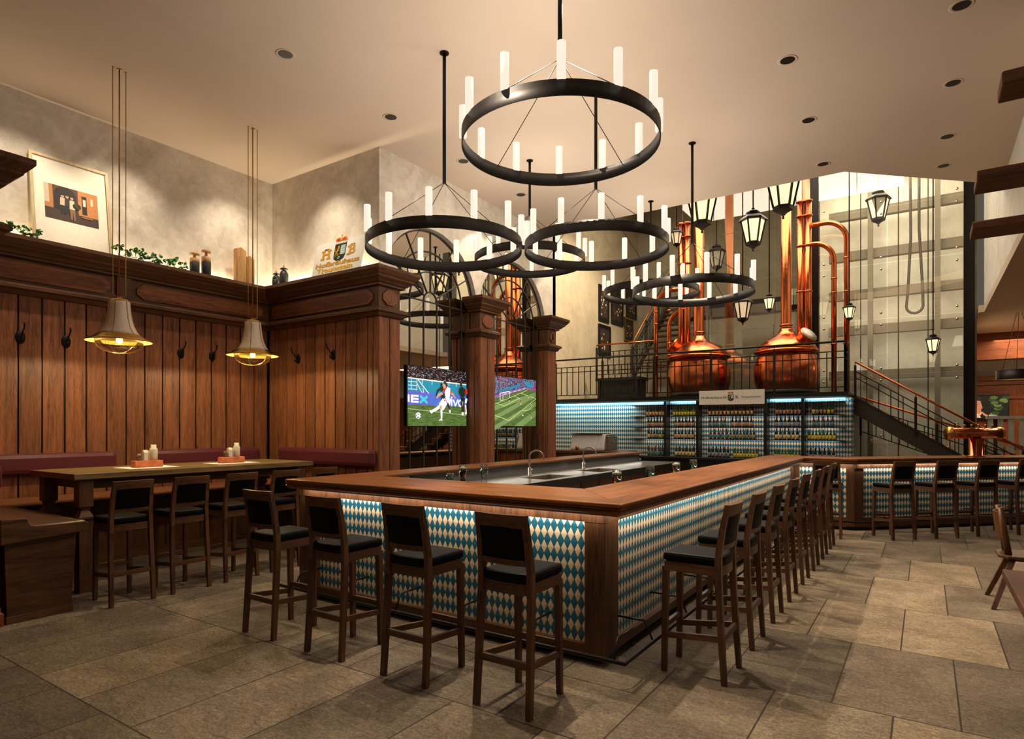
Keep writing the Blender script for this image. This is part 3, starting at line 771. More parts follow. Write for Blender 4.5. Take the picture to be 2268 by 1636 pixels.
mb.build('edge_moulding', 'bar_x', bt, True)

bar = thing('bar_counter', 'bar counter fronted with blue and cream lozenge tiles in an oak frame', 'bar counter', (-3.3, 3.9, 0))
# carcass behind the tiles
mb = MB().box(-4.90, 3.85, 0.08, -1.85, 4.25, 1.04); mb.box(-2.20, 4.25, 0.08, -1.85, 10.98, 1.04)
mb.box(-4.98, 4.25, 0.02, -4.70, 11.4, 1.04)
mb.prism([(-2.2, 11.03), (-0.99, 11.03), (1.90, 13.92), (1.60, 14.22), (-1.12, 11.5), (-2.2, 11.5)], 0.08, 1.04)
mb.build('carcass', 'frame_x', bar, True)
mb = MB().box(-4.86, 3.87, 0, -1.87, 4.2, 0.08); mb.box(-2.15, 4.2, 0, -1.87, 10.95, 0.08)
mb.prism([(-2.1, 11.05), (-0.97, 11.05), (1.85, 13.87), (1.65, 14.07), (-1.05, 11.4), (-2.1, 11.4)], 0, 0.08)
mb.build('plinth', 'panelblack', bar, True)
APZ, TLO = 0.972, 0.132
# front frame
mb = MB(); planks(mb, lambda u, z, o: (u, 3.81 - o, z), -4.98, -1.79, 0.40, APZ, 1.04, 0.03, 0.002)
planks(mb, lambda u, z, o: (-1.81 + o, u, z), 3.78, 10.93, 0.40, APZ, 1.04, 0.03, 0.002)
planks(mb, lambda u, z, o: (u, 10.99 - o, z), -1.79, -0.92, 0.40, APZ, 1.04, 0.03, 0.002)
dg = lambda u, z, o: (-0.925 + (u + o) * .70711, 10.96 + (u - o) * .70711, z)
planks(mb, dg, 0.0, 4.0, 0.40, APZ, 1.04, 0.03, 0.002)
mb.build('apron_board', 'frame_z', bar, True)
def post(pts, name='corner_post'):
    MB().prism(pts, 0.06, 1.04).build(name, 'frame_z', bar, True, 0.006)
post([(-1.94, 3.785), (-1.785, 3.785), (-1.785, 4.01), (-1.84, 4.01), (-1.84, 3.84), (-1.94, 3.84)])
post([(-4.99, 3.785), (-4.74, 3.785), (-4.74, 3.84), (-4.93, 3.84), (-4.93, 4.24), (-4.99, 4.24)], 'end_post')
post([(-1.86, 10.92), (-1.785, 10.92), (-1.785, 10.965), (-1.71, 10.965), (-1.71, 11.02), (-1.86, 11.02)])
post([(-1.035, 10.955), (-0.92, 10.955), (-0.80, 11.075), (-0.84, 11.115), (-0.94, 11.015), (-1.035, 11.015)])
mb = MB().box(-4.74, 3.79, 0.07, -1.94, 3.85, TLO); mb.build('bottom_rail', 'frame_x', bar, True)
mb = MB().box(-1.85, 4.01, 0.07, -1.79, 10.93, TLO); mb.build('bottom_rail', 'frame_y', bar, True)
mb = MB().box(-1.71, 10.96, 0.05, -1.03, 11.02, 0.2); mb.hexa([dg(.13, .05, 0.0), dg(4.0, .05, 0.0), dg(4.0, .05, -.05), dg(.13, .05, -.05), dg(.13, .2, 0.0), dg(4.0, .2, 0.0), dg(4.0, .2, -.05), dg(.13, .2, -.05)]); mb.build('bottom_rail', 'frame_x', bar, True)
bl = Vector(bar.location)
def tiles(L, z0, z1, loc, rz):
    o = MB().box(0, 0, 0, L, 0.012, z1 - z0).build('tile_panel', 'lozenge', bar, loc=Vector(loc) - bl, rot=(0, 0, rz)); return o
tiles(2.80, TLO, APZ + .02, (-4.74, 3.833, TLO), 0)
tiles(6.91, TLO, APZ + .02, (-1.833, 4.01, TLO), PI / 2)
tiles(0.68, 0.20, APZ + .02, (-1.71, 11.005, 0.2), 0)
tiles(3.9, 0.20, APZ + .02, (-0.81, 11.105, 0.2), PI / 4)
# foot rail on brackets
mb = MB(); mb.tube([(-4.95, 3.52, 0.17), (-1.53, 3.52, 0.17), (-1.53, 10.70, 0.17), (-0.85, 10.70, 0.17), (1.95, 13.50, 0.17)], 0.014, 10)
mb.build('foot_rail', 'black', bar, True)
br = [((-4.7 + .62 * k, 3.52), (0, 1)) for k in range(6)] + [((-1.53, 4.0 + .72 * k), (-1, 0)) for k in range(10)] + [((-0.5 + .6 * k, 11.05 + .6 * k), (-.7, .7)) for k in range(5)]
for (x, y), (dx, dy) in br:
    mb = MB(); mb.tube([(x, y, 0.17), (x + dx * .06, y + dy * .06, 0.30), (x + dx * .30, y + dy * .30, 0.30)], 0.008, 6)
    mb.build('rail_bracket', 'black', bar, True)
# light strips: cold one washing the tiles, warm one under the overhang of the bar top
def strip(x0, y0, x1, y1, z, power, color, rz, tilt):
    L = math.hypot(x1 - x0, y1 - y0)
    o = add_light('AREA', 'bar_strip_light', ((x0 + x1) / 2, (y0 + y1) / 2, z), power * L, color, L, 0.02)
    o.rotation_euler = (Matrix.Rotation(rz, 3, 'Z') @ Matrix.Rotation(tilt, 3, 'X')).to_euler()
COLD = (1.0, 0.97, 0.90)
strip(-4.7, 3.812, -1.96, 3.812, 0.968, 1.0, COLD, 0, 0.12)
strip(-1.812, 4.03, -1.812, 10.9, 0.968, 1.0, COLD, PI / 2, 0.12)
strip(-1.70, 10.985, -1.05, 10.985, 0.968, 0.9, COLD, 0, 0.12)
strip(-0.80, 11.09, 1.9, 13.79, 0.968, 0.9, COLD, PI / 4, 0.12)
strip(-4.9, 3.72, -1.8, 3.72, 1.036, 2.3, WARM, 0, 0.7)
strip(-1.69, 3.8, -1.69, 10.8, 1.036, 2.3, WARM, PI / 2, 0.7)
strip(-1.7, 10.89, -0.95, 10.89, 1.036, 2.3, WARM, 0, 0.7)
strip(-.84, 10.96, 1.9, 13.7, 1.036, 2.3, WARM, PI / 4, 0.7)

strip(-4.60, 5.1, -4.60, 11.4, 1.08, 1.1, (1, .9, .76), -PI / 2, 0.5)  # strip added to brighten the sink worktop inside the bar
strip(-2.24, 5.0, -2.24, 10.8, 1.08, 1.2, WARM, PI / 2, 0.5)  # likewise added, brightening the service shelf
# inside of the bar: service counter, steel worktop with two sinks, splashback
t = thing('service_counter', 'grey laminate service shelf inside the bar behind its front and long side', 'service counter', (-3.3, 4.6, 0))
mb = MB().box(-4.55, 4.26, 0.94, -2.21, 4.95, 0.98); mb.box(-2.75, 4.95, 0.94, -2.21, 11.0, 0.98); mb.build('shelf_board', 'grey', t, True)
mb = MB().box(-4.5, 4.26, 0.0, -2.76, 4.9, 0.94); mb.box(-2.7, 4.9, 0, -2.21, 10.9, 0.94); mb.build('cabinet', 'frame_z', t, True)
t = thing('sink_worktop', 'steel sink worktop with a wood front below the rear bar board', 'worktop', (-4.2, 8.3, 0))
mb = MB()
ysk = [5.2, 6.75, 7.55, 8.35, 9.15, 11.6]
for k, (a, b) in enumerate(zip(ysk, ysk[1:])):
    if k in (1, 3):
        mb.box(-4.68, a, 0.905, -4.42, b, 0.95); mb.box(-4.0, a, 0.905, -3.88, b, 0.95)
    else: mb.box(-4.68, a, 0.905, -3.88, b, 0.95)
mb.build('steel_top', 'worktop', t, True)
for a, b in ((6.75, 7.55), (8.35, 9.15)):
    MB().box(-4.42, a, 0.86, -4.0, b, 0.87).box(-4.425, a, .86, -4.415, b, .95).box(-4.005, a, .86, -3.995, b, .95).box(-4.42, a - .005, .86, -4, a + .005, .95).box(-4.42, b - .005, .86, -4, b + .005, .95).build('sink_basin', 'chrome', t, True)
MB().box(-3.885, 5.2, 0.87, -3.87, 11.6, 0.952).build('edge_band', 'panelblack', t, True)
mb = MB(); planks(mb, lambda u, z, o: (-3.93 + o, u, z), 5.2, 11.6, 0.6, 0.08, 0.87); mb.box(-4.68, 5.2, 0.0, -3.94, 6.7, 0.70); mb.box(-4.68, 6.7, 0, -3.94, 11.6, 0.70); mb.build('cabinet_front', 'frame_z', t, True)
MB().box(-4.695, 5.0, 0.90, -4.68, 11.5, 1.083).build('splashback', 'grey', t, True)
def faucet(loc, label):
    t = thing('faucet', label, 'faucet', loc, 0, 'swan neck taps at the sinks')
    MB().lathe([(0.034, 0), (0.034, .012), (.022, .02), (.022, .1), (.014, .12)], n=14).build('base', 'chrome', t)
    pts = [(0, 0, .11), (0, 0, .26)] + [(0.11 - .11 * math.cos(a * PI / 10), 0, .26 + .09 * math.sin(a * PI / 10)) for a in range(1, 11)] + [(.22, 0, .23)]
    MB().tube(pts, 0.011, 10).build('spout', 'chrome', t)
    MB().tube([(0, 0.02, .07), (0, .075, .09)], 0.008, 8).build('lever', 'chrome', t)
faucet((-4.50, 7.15, 0.95), 'swan neck tap at the nearer sink of the bar')
faucet((-4.50, 8.75, 0.95), 'swan neck tap at the farther sink of the bar')

def beer_glass(loc, label, kind, group='glasses standing on the service shelf'):
    t = thing('beer_glass', label, 'glass', loc, random.random() * 6, group)
    MB().lathe([(.033, 0), (.034, .02), (.027, .035), (.033, .08), (.046, .17), (.043, .225), (.041, .225), (.043, .17), (.030, .08), (.02, .035), (0.0, .03)], n=20).build('glass', 'drink', t)
    if kind == 'stout':
        MB().lathe([(.0, .032), (.022, .036), (.030, .08), (.0425, .165), (.0425, .185), (0, .185)], n=18).build('beer', 'stout', t)
        MB().lathe([(.0, .1852), (.0425, .1852), (.0428, .205), (.03, .212), (0, .213)], n=18).build('foam', 'foam', t)
    mb = MB()
    for a0 in (0, 2.1, 4.2):
        for z0, z1, da, m in ((.10, .125, .55, 0 if kind == 'stout' else 1), (.13, .155, .4, 1 if kind != 'stout' else 2), (.085, .095, .6, 0)):
            n = 5; ra = .0345 + (z0 - .08) * .15; rb = .0345 + (z1 - .08) * .15
            for i in range(n):
                b0 = a0 - da / 2 + da * i / n; b1 = b0 + da / n
                mb.quadset([(ra * math.cos(b0), ra * math.sin(b0), z0), (ra * math.cos(b1), ra * math.sin(b1), z0), (rb * math.cos(b1), rb * math.sin(b1), z1), (rb * math.cos(b0), rb * math.sin(b0), z1)], [(0, 1, 2, 3)], m)
    mb.build('printed_logo', ['yellow_print', 'green_print', 'red_print'], t)
    return t
beer_glass((-4.40, 5.56, 0.95), 'stout with white foam on the sink worktop, between two empty glasses', 'stout')
beer_glass((-4.40, 5.97, 0.95), 'tall empty glass with green print, right of the stout on the sink worktop', 'empty')
beer_glass((-4.40, 5.33, 0.95), 'short empty glass with green print, left of the stout on the sink worktop', 'empty').scale = (.9, .9, .7)
beer_glass((-2.45, 5.46, 0.98), 'stout with white foam behind the near end of the long bar side', 'stout')
beer_glass((-2.45, 6.32, 0.98), 'empty green printed glass, second along the long bar side', 'empty')
beer_glass((-2.45, 7.15, 0.98), 'dark filled green printed glass, third along the long bar side', 'stout')
beer_glass((-2.45, 7.80, 0.98), 'empty green printed glass, farthest along the long bar side', 'empty')

# counter at the back with the coffee machine
t = thing('rear_counter', 'oak fronted counter between the last pillar and the bar, under the coffee machine', 'counter', (-5.9, 11.6, 0))
MB().box(-6.7, 11.36, 1.07, -5.02, 12.2, 1.13).build('counter_top', 'dark_x', t, True, 0.008)
mb = MB(); planks(mb, lambda u, z, o: (u, 11.45 - o, z), -6.68, -5.06, 0.3, 0, 1.07, .02, .003); mb.box(-6.68, 11.46, 0, -5.06, 12.15, 1.07); mb.build('cabinet', 'bar_z', t, True)
t = thing('coffee_machine', 'pale boxy coffee machine on the counter before the tiled wall', 'coffee machine', (-5.85, 11.85, 1.13))
MB().prism([(-.28, 0), (.30, 0), (.30, .26), (.18, .34), (-.18, .34), (-.28, .05)], -.42, .36, lambda a, b, c: (c, a, b)).build('body', 'silver', t, False, 0.02)
MB().box(.37, -.2, .0, .44, .25, .30).box(.36, -.16, .30, .42, .2, .34).build('side_panel', 'chrome', t, False, 0.015)
MB().tube([(.44, -.05, .16), (.52, -.08, .18)], .012, 8).build('steam_tap', 'chrome', t)
MB().box(-.40, -.26, .345, .30, .18, .36).build('cup_tray', 'chrome', t)
mb = tag(MB().lathe([(.035, 0), (.04, .05), (.03, .08), (.012, .1), (0, .1)], n=14).build('shaker', 'copper', None, loc=(-6.05, 11.48, 1.13)), 'small copper shaker on the rear counter beside the last pillar', 'shaker')

# back bar counter, shelf unit, sign
t = thing('back_bar_counter', 'black lacquered counter below the bottle shelves', 'counter', (-3.5, 13.9, 0))
MB().box(-5.75, 13.75, 0.885, -1.3, 14.29, 0.935).build('counter_top', 'panelblack', t, True, 0.004)
MB().box(-5.6, 13.85, 0, -1.35, 14.28, 0.885).build('cabinet', 'panelblack', t, True)
SHZ = [0.935, 1.345, 1.61, 1.872]
t = thing('bottle_shelves', 'black steel shelf unit on the lozenge-tiled wall holding the beer bottles', 'shelf unit', (-3.4, 14.2, 0.94))
mb = MB()
for x in (-5.07, -4.31, -2.85, -2.12):
    MB().box(x - .028, 14.0, 0.936, x + .028, 14.29, 2.22).build('upright', 'panelblack', t, True)
for z in SHZ[1:] + [2.142]:
    MB().box(-5.95, 14.06, z - .012, -1.36, 14.295, z - .001).build('shelf', 'black', t, True)
t = thing('sign_board', 'pale sign board with crest and brewery name above the middle bottle shelves', 'sign', (-3.56, 13.98, 2.115))
MB().box(-4.255, 13.965, 2.115, -2.86, 13.99, 2.43).build('board', 'white', t, True)
def crest(parent, loc, rot, sz):
    c = Canvas(); s = sz
    c.poly([(-.5 * s, .5 * s), (-.5 * s, -.25 * s), (-.42 * s, -.45 * s), (-.2 * s, -.56 * s), (0, -.64 * s), (.2 * s, -.56 * s), (.42 * s, -.45 * s), (.5 * s, -.25 * s), (.5 * s, .5 * s)], 'panelblack')
    c.poly([(.03 * s, .40 * s), (.03 * s, -.18 * s), (.43 * s, -.18 * s), (.43 * s, .40 * s)], 'white')
    for i in range(4):
        for j in range(4):
            x, y = .08 * s + i * .1 * s, -.10 * s + j * .14 * s
            if x < .42 * s: c.poly([(x - .04 * s, y), (x, y - .07 * s), (x + .04 * s, y), (x, y + .07 * s)], pa(60, 170, 170))
    g = M['gold']
    # rampant beast as a few gold strokes
    c.limb([(-.14 * s, .30 * s), (-.2 * s, .12 * s), (-.28 * s, -.06 * s)], [.1 * s, .13 * s, .1 * s], g); c.oval(-.13 * s, .33 * s, .08 * s, .07 * s, g)
    c.limb([(-.2 * s, .16 * s), (-.06 * s, .20 * s), (-.02 * s, .27 * s)], [.05 * s, .04 * s, .03 * s], g); c.limb([(-.2 * s, .10 * s), (-.06 * s, .06 * s), (-.03 * s, .12 * s)], [.05 * s, .04 * s, .03 * s], g)
    c.limb([(-.27 * s, -.04 * s), (-.16 * s, -.14 * s), (-.12 * s, -.25 * s)], [.08 * s, .06 * s, .04 * s], g); c.limb([(-.3 * s, -.06 * s), (-.36 * s, -.18 * s), (-.32 * s, -.28 * s)], [.07 * s, .05 * s, .04 * s], g)
    c.limb([(-.3 * s, .0), (-.42 * s, .1 * s), (-.36 * s, .3 * s)], [.04 * s, .04 * s, .06 * s], g)
    c.line((-.48 * s, -.36 * s), (0, -.14 * s), .03 * s, g); c.oval(.0, -.38 * s, .1 * s, .1 * s, pa(110, 200, 170)); c.oval(0, -.38 * s, .05 * s, .05 * s, 'panelblack')
    # crown
    c.poly([(-.5 * s, .52 * s), (.5 * s, .52 * s), (.52 * s, .64 * s), (-.52 * s, .64 * s)], 'white')
    for k in range(5): c.oval((-.4 + .2 * k) * s, .58 * s, .025 * s, .025 * s, 'panelblack')
    c.oval(-.27 * s, .78 * s, .25 * s, .15 * s, g); c.oval(.27 * s, .78 * s, .25 * s, .15 * s, g)
    c.oval(-.25 * s, .76 * s, .17 * s, .09 * s, 'red_print'); c.oval(.25 * s, .76 * s, .17 * s, .09 * s, 'red_print')
    c.limb([(0, .64 * s), (0, .98 * s)], [.1 * s, .07 * s], g); c.oval(0, 1.02 * s, .05 * s, .05 * s, 'panelblack'); c.oval(0, 1.02 * s, .03 * s, .03 * s, g)
    return c.build('crest', parent, loc, rot)
crest(t, (0, -.0158, .15), (PI / 2, 0, 0), 0.13)
GT = plain('sign_letter_gold', srgb(128, 104, 56), 0.5)
text('Hofbräuhaus', .060, GT, t, (-.415, -.018, .155), (PI / 2, 0, 0), sx=1.5, bold=.001); text('Traunstein', .060, GT, t, (.42, -.018, .155), (PI / 2, 0, 0), sx=1.6, bold=.001)
text('H', .085, GT, t, (-.125, -.018, .155), (PI / 2, 0, 0), sx=1.2, bold=.002); text('B', .085, GT, t, (.125, -.018, .155), (PI / 2, 0, 0), sx=1.2, bold=.002)
under(t, t.children[0], 'crest', 'lettering')

# bottles
BT = {
 'tan': ('brown bottle with tan label', srgb(46, 20, 12), srgb(214, 170, 108), .185, .030),
 'dark': ('dark brown bottle with beige label', srgb(28, 14, 12), srgb(176, 132, 100), .195, .029),
 'lemon': ('small green bottle with yellow label', srgb(60, 92, 22), srgb(232, 196, 70), .175, .027),
 'red': ('reddish bottle with teal label', srgb(104, 34, 30), srgb(86, 132, 128), .19, .030),
 'green': ('dark green bottle with pale label', srgb(14, 66, 28), srgb(150, 140, 96), .185, .029),
 'jet': ('black bottle with round silver label', srgb(18, 14, 16), srgb(150, 142, 146), .195, .031),
 'honey': ('brown bottle with cream label', srgb(52, 22, 10), srgb(230, 196, 130), .195, .031),
}
BP = {}
def bottle(kind, loc, label, group):
    if kind not in BP:
        d, cb, cl, h, r = BT[kind]; h *= 1.25; r *= 1.0; cl = tuple(min(1, v * 1.25) for v in cl[:3]) + (1,)
        glass = plain('bottle_' + kind, cb, 0.18, 0, 0.1); lab = plain('label_' + kind, cl, 0.6, 0, 0.1)
        t = thing('beer_bottle', label, 'bottle', loc, 0, group)
        MB().lathe([(r * .9, 0), (r, .006), (r, h * .52), (r * .85, h * .6), (r * .42, h * .76), (r * .36, h * .93), (r * .44, h * .94), (r * .44, h * .97), (0, h * .975)], n=14).build('bottle_body', glass, t)
        MB().lathe([(r * 1.02, h * .10), (r * 1.02, h * .46)], n=14).build('label', lab, t)
        MB().lathe([(r * .46, h * .95), (r * .46, h), (0, h)], n=12).build('crown_cap', M['gold'] if kind in ('lemon', 'tan', 'green') else glass, t)
        BP[kind] = t
        return t
    return dup(BP[kind], loc, 0, label, group)
SHN = ['bottom row', 'lowest shelf', 'middle shelf', 'top shelf']
BAYN = ['far left', 'second', 'wide middle', 'fourth', 'far right']
ROWS = [  # shelf index, bay, kind, x0, x1, count
 (3, 0, 'tan', -5.607, -5.125, 6), (3, 1, 'lemon', -4.941, -4.395, 8), (3, 2, 'tan', -4.121, -3.118, 12), (3, 3, 'dark', -2.686, -2.167, 7), (3, 4, 'mix', -1.969, -1.545, 6),
 (2, 0, 'dark', -5.577, -5.125, 6), (2, 1, 'dark', -4.906, -4.418, 6), (2, 2, 'red', -4.11, -3.692, 5), (2, 2, 'dark', -3.617, -3.132, 6), (2, 3, 'jet', -2.696, -2.19, 6), (2, 4, 'red', -1.973, -1.541, 5),
 (1, 0, 'mix', -5.565, -5.146, 6), (1, 1, 'tan', -4.913, -4.427, 6), (1, 2, 'red', -4.099, -3.656, 5), (1, 2, 'green', -3.649, -3.081, 8), (1, 3, 'honey', -2.7, -2.205, 6), (1, 4, 'lemon', -2.053, -1.514, 8),
 (0, 0, 'red', -5.572, -5.146, 5), (0, 1, 'honey', -4.894, -4.404, 6), (0, 2, 'jet', -4.132, -3.628, 6), (0, 2, 'lemon', -3.563, -3.023, 8), (0, 3, 'lemon', -2.712, -2.171, 8), (0, 4, 'jet', -2.029, -1.523, 6)]
MIX = ['honey', 'green', 'dark', 'green', 'lemon', 'green']
for sh, bay, kind, x0, x1, n in ROWS:
    for k in range(n):
        kd_ = MIX[k] if kind == 'mix' else kind
        x = x0 + (x1 - x0) * (k + .5) / n
        if kind == 'mix': lab_ = '%s, number %d of mixed row, %s, %s bay' % (BT[kd_][0], k + 1, SHN[sh], BAYN[bay])
        else: lab_ = '%s %s from left, %s, %s bay' % (ORD[k], BT[kd_][0], SHN[sh], BAYN[bay])
        bottle(kd_, (x, 14.165, SHZ[sh]), lab_, 'bottles on the ' + SHN[sh])

# ---------------------------------------------------------------- bar stools
def make_stool(label, group):
    t = thing('bar_stool', label, 'bar stool', (0, 0, 0), 0, group)
    for s in (-1, 1):
        # rear leg sweeps up into the back post
        P = [(s * .182, -.205, 0), (s * .178, -.185, .30), (s * .172, -.165, .66), (s * .168, -.165, .80), (s * .163, -.19, .98), (s * .158, -.215, 1.10)]
        mb = MB()
        W = [.032, .038, .042, .040, .034, .030]
        for i in range(5): mb.beam(P[i], P[i + 1], .034, W[i], (0, 1, 0), 0, .034, W[i + 1])
        mb.build('leg', 'dark_z', t)
        mb = MB(); mb.beam((s * .150, .195, 0), (s * .145, .185, .70), .032, .032, (0, 1, 0), 0, .038, .042); mb.build('leg', 'dark_z', t)
    def curved(z0, z1, y0, y1, half, bow, th):
        m = MB(); n = 8; vs = []
        for i in range(n + 1):
            x = -half + 2 * half * i / n; b = bow * (1 - (x / half) ** 2)
            vs += [(x, y0 - b - th / 2, z0), (x, y0 - b + th / 2, z0), (x, y1 - b + th / 2, z1), (x, y1 - b - th / 2, z1)]
        fs = []
        for i in range(n):
            for k in range(4): fs.append((i * 4 + k, i * 4 + (k + 1) % 4, i * 4 + 4 + (k + 1) % 4, i * 4 + 4 + k))
        fs += [(3, 2, 1, 0), (n * 4, n * 4 + 1, n * 4 + 2, n * 4 + 3)]
        m.quadset(vs, fs); return m
    curved(1.055, 1.13, -.205, -.22, .174, .022, .030).build('top_rail', 'dark_x', t)
    curved(.838, .872, -.172, -.178, .150, .022, .026).build('lower_rail', 'dark_x', t)
    curved(.870, 1.058, -.170, -.204, .143, .024, .034).build('back_pad', 'leather', t)
    mb = MB(); mb.prism([(-.168, -.17), (-.10, -.19), (0, -.197), (.10, -.19), (.168, -.17), (.172, .20), (-.172, .20)], .735, .795); mb.build('seat_cushion', 'leather', t, False, 0.02)
    mb = MB(); mb.box(-.165, -.155, .672, -.135, .19, .735); mb.box(.135, -.155, .672, .165, .19, .735); mb.box(-.15, .165, .672, .15, .195, .735); mb.build('seat_frame', 'dark_y', t)
    curved(.672, .735, -.155, -.155, .165, .022, .028).build('seat_frame_back', 'dark_x', t)
    mb = MB()
    for s in (-1, 1): MB().beam((s * .175, -.185, .285), (s * .15, .188, .245), .022, .038).build('side_stretcher', 'dark_y', t)
    MB().box(-.165, -.198, .265, .165, -.174, .305).build('rear_stretcher', 'dark_x', t)
    MB().box(-.14, .178, .29, .14, .202, .325).build('foot_rest', 'dark_x', t)
    return t
FX = [(-4.29, 'bar stool beside the left end post of the bar, clear of its tiles'), (-3.53, 'second bar stool from the left along the short bar front'), (-2.76, 'third bar stool from the left along the short bar front'), (-2.0, 'bar stool before the short bar front nearest its right corner post')]
stool0 = make_stool(FX[0][1], 'stools along the short bar front'); stool0.location = (FX[0][0], 3.09, 0)
for x, l in FX[1:]: dup(stool0, (x, 3.09, 0), 0, l, 'stools along the short bar front')
for k in range(8):
    l = ['nearest bar stool along the long bar side, closest to the corner post', None, None, None, None, None, None, 'farthest bar stool along the long bar side, next to the angled bar'][k] or '%s bar stool along the long bar side, counted from the near corner' % ORD[k]
    dup(stool0, (-1.25, 4.13 + .742 * k, 0), PI / 2, l, 'stools along the long bar side')
for k in range(5):
    l = ['nearest bar stool at the high table, left of the others', None, None, None, 'farthest bar stool at the high table, half hidden by the bar end'][k] or '%s bar stool from the left along the high table' % ORD[k]
    dup(stool0, (-6.26, 2.78 + .545 * k, 0), PI / 2, l, 'stools along the high table')
dup(stool0, (-1.20, 10.24, 0), 0, 'single bar stool at the short bar piece between corner and angled run', 'stools at the angled bar')
for k in range(4):
    dup(stool0, (-.40 + .515 * k, 10.60 + .53 * k, 0), PI / 4, '%s bar stool from the left at the angled right part of the bar' % ORD[k], 'stools at the angled bar')

# ---------------------------------------------------------------- high table, benches
t = thing('high_table', 'long bar-height oak table before the maroon bench', 'table', (-7.3, 3.95, 0))
TZ = 1.165
MB().box(-7.85, 2.58, TZ - .058, -6.77, 5.36, TZ).build('tabletop', 'table_y', t, True, 0.005)
MB().box(-7.72, 2.72, TZ - .16, -6.90, 5.22, TZ - .0585).box(-7.69, 2.75, TZ - .16, -6.93, 5.19, TZ - .0586).build('apron', 'dark_y', t, True)
for x in (-7.70, -6.87):
    for y in (2.70, 5.20):
        mb = MB()
        for z0, z1, a, b in ((0, .72, .06, .062), (.72, .74, .075, .075), (.74, .80, .062, .034), (.80, .84, .034, .05), (.84, 1.106, .062, .062)):
            mb.hexa([(x - a, y - a, z0), (x + a, y - a, z0), (x + a, y + a, z0), (x - a, y + a, z0), (x - b, y - b, z1), (x + b, y - b, z1), (x + b, y + b, z1), (x - b, y + b, z1)])
        mb.build('leg', 'dark_z', t, True)
for i, (y, l) in enumerate(((3.50, 'nearer'), (4.52, 'farther'))):
    tag(MB().box(-7.50, y - .27, TZ, -7.10, y + .27, TZ + .002).build('place_mat', 'paper'), 'white paper mat under the %s brick condiment block on the high table' % l, 'place mat', 'paper mats on the high table')
    t = thing('condiment_block', 'terracotta brick block with hollows for the condiments, %s one on the high table' % l, 'condiment holder', (-7.30, y, TZ + .002), 0, 'brick blocks on the high table')
    MB().box(-.06, -.15, 0, .06, .15, .075).build('brick_body', 'brick', t, False, 0.008)
    b = (-7.30, y, TZ + .077)
    tag(MB().lathe([(.042, 0), (.042, .12), (.034, .135), (.028, .14), (.028, .175), (0, .175)], n=16).build('dispenser', 'ceramic', None, loc=(b[0], y + .07, b[2])), 'cream squat jar with lid on the %s brick block' % l, 'jar', 'jars on the brick blocks')
    mb = MB().prism([(-.03, 0), (.03, 0), (.03, .09), (.0, .12), (-.03, .105)], -.045, .0, lambda a, c, z: (a, z, c)); mb.prism([(-.028, 0), (.032, 0), (.032, .1), (-.02, .12)], .004, .012, lambda a, c, z: (a, z, c))
    tag(mb.build('card_holder', 'ceramic', None, loc=(b[0], y - .0, b[2]), bevel=.004), 'cream napkin and card holder on the %s brick block' % l, 'card holder', 'card holders on the brick blocks')
    for k in range(2):
        s = thing('shaker', '%s shaker on the %s brick block' % (('small glass salt', 'small glass pepper')[k], l), 'shaker', (b[0] + (.02 if k else -.015), y - .10 - .035 * k + .03, b[2]), 0, 'shakers on the brick blocks')
        MB().lathe([(.015, 0), (.015, .05), (.012, .055), (0, .055)], n=12).build('glass_body', 'drink', s); MB().lathe([(.014, .055), (.014, .07), (.008, .076), (0, .076)], n=12).build('cap', 'chrome', s)
        MB().lathe([(0, .002), (.013, .002), (.013, .03), (0, .03)], n=10).build('spice', ('paper', 'brick')[k], s)

def pad(mb, x0, y0, z0, x1, y1, z1): mb.box(x0, y0, z0, x1, y1, z1)
t = thing('wall_bench', 'dark oak bench along the long panelled wall with maroon leather back', 'bench', (-8.3, 3.9, 0))
MB().box(PXL, NY + .02, .76, -8.05, PYR - .02, .80).build('seat_board', 'oak_y', t, True, 0.012)
mb = MB(); planks(mb, lambda u, z, o: (-8.20 + o, u, z), NY + .02, PYR - .5, .46, .10, .755, .02, .01); mb.box(-8.5, NY + .02, 0, -8.21, PYR - .02, .755); mb.build('seat_box', 'dark_z', t, True)
MB().box(-8.205, NY + .02, 0.0, -8.165, PYR - .5, .10).box(-8.205, NY + .02, .62, -8.172, PYR - .5, .70).build('base_rail', 'dark_y', t, True)
for a, b in ((NY + .03, 3.77), (4.13, 5.82)):
    MB().box(PXL, a, 1.07, PXL + .13, b, 1.31).build('back_cushion', 'maroon', t, True, 0.055)
t = thing('corner_bench', 'dark oak bench along the short alcove return with maroon leather back', 'bench', (-7.2, 5.8, 0))
MB().box(-8.04, 5.40, .76, PXM - .02, PYR, .80).build('seat_board', 'oak_x', t, True, 0.012)
mb = MB(); planks(mb, lambda u, z, o: (u, 5.55 - o, z), -8.04, PXM - .02, .46, .0, .755, .02, .01); mb.box(-8.04, 5.56, 0, PXM - .02, 5.9, .755); mb.build('seat_box', 'dark_z', t, True)
MB().box(-8.32, PYR - .13, 1.07, -6.27, PYR, 1.31).build('back_cushion', 'maroon', t, True, 0.055)
for x, l in ((-7.6, 'left'), (-6.95, 'middle'), (-6.5, 'right')):
    tag(MB().box(x - .2, 5.44, .80, x + .2, 5.84, .86).build('bench_cushion', 'maroon', None, bevel=.03), 'brown leather seat cushion on the corner bench, %s of three' % l, 'cushion', 'seat cushions on the corner bench')
t = thing('end_bench', 'heavy dark oak bench end at the left edge of the view with raised back corner', 'bench', (-6.5, 2.2, 0))
MB().box(-8.0, NY + .01, .70, -6.22, 2.47, .79).build('seat_board', 'dark_x', t, True, 0.02)
mb = MB().prism([(NY + .012, .79), (2.02, .79), (2.02, .84), (1.995, .86), (NY + .012, .86)], -7.2, -6.205, lambda a, c, z: (z, a, c))
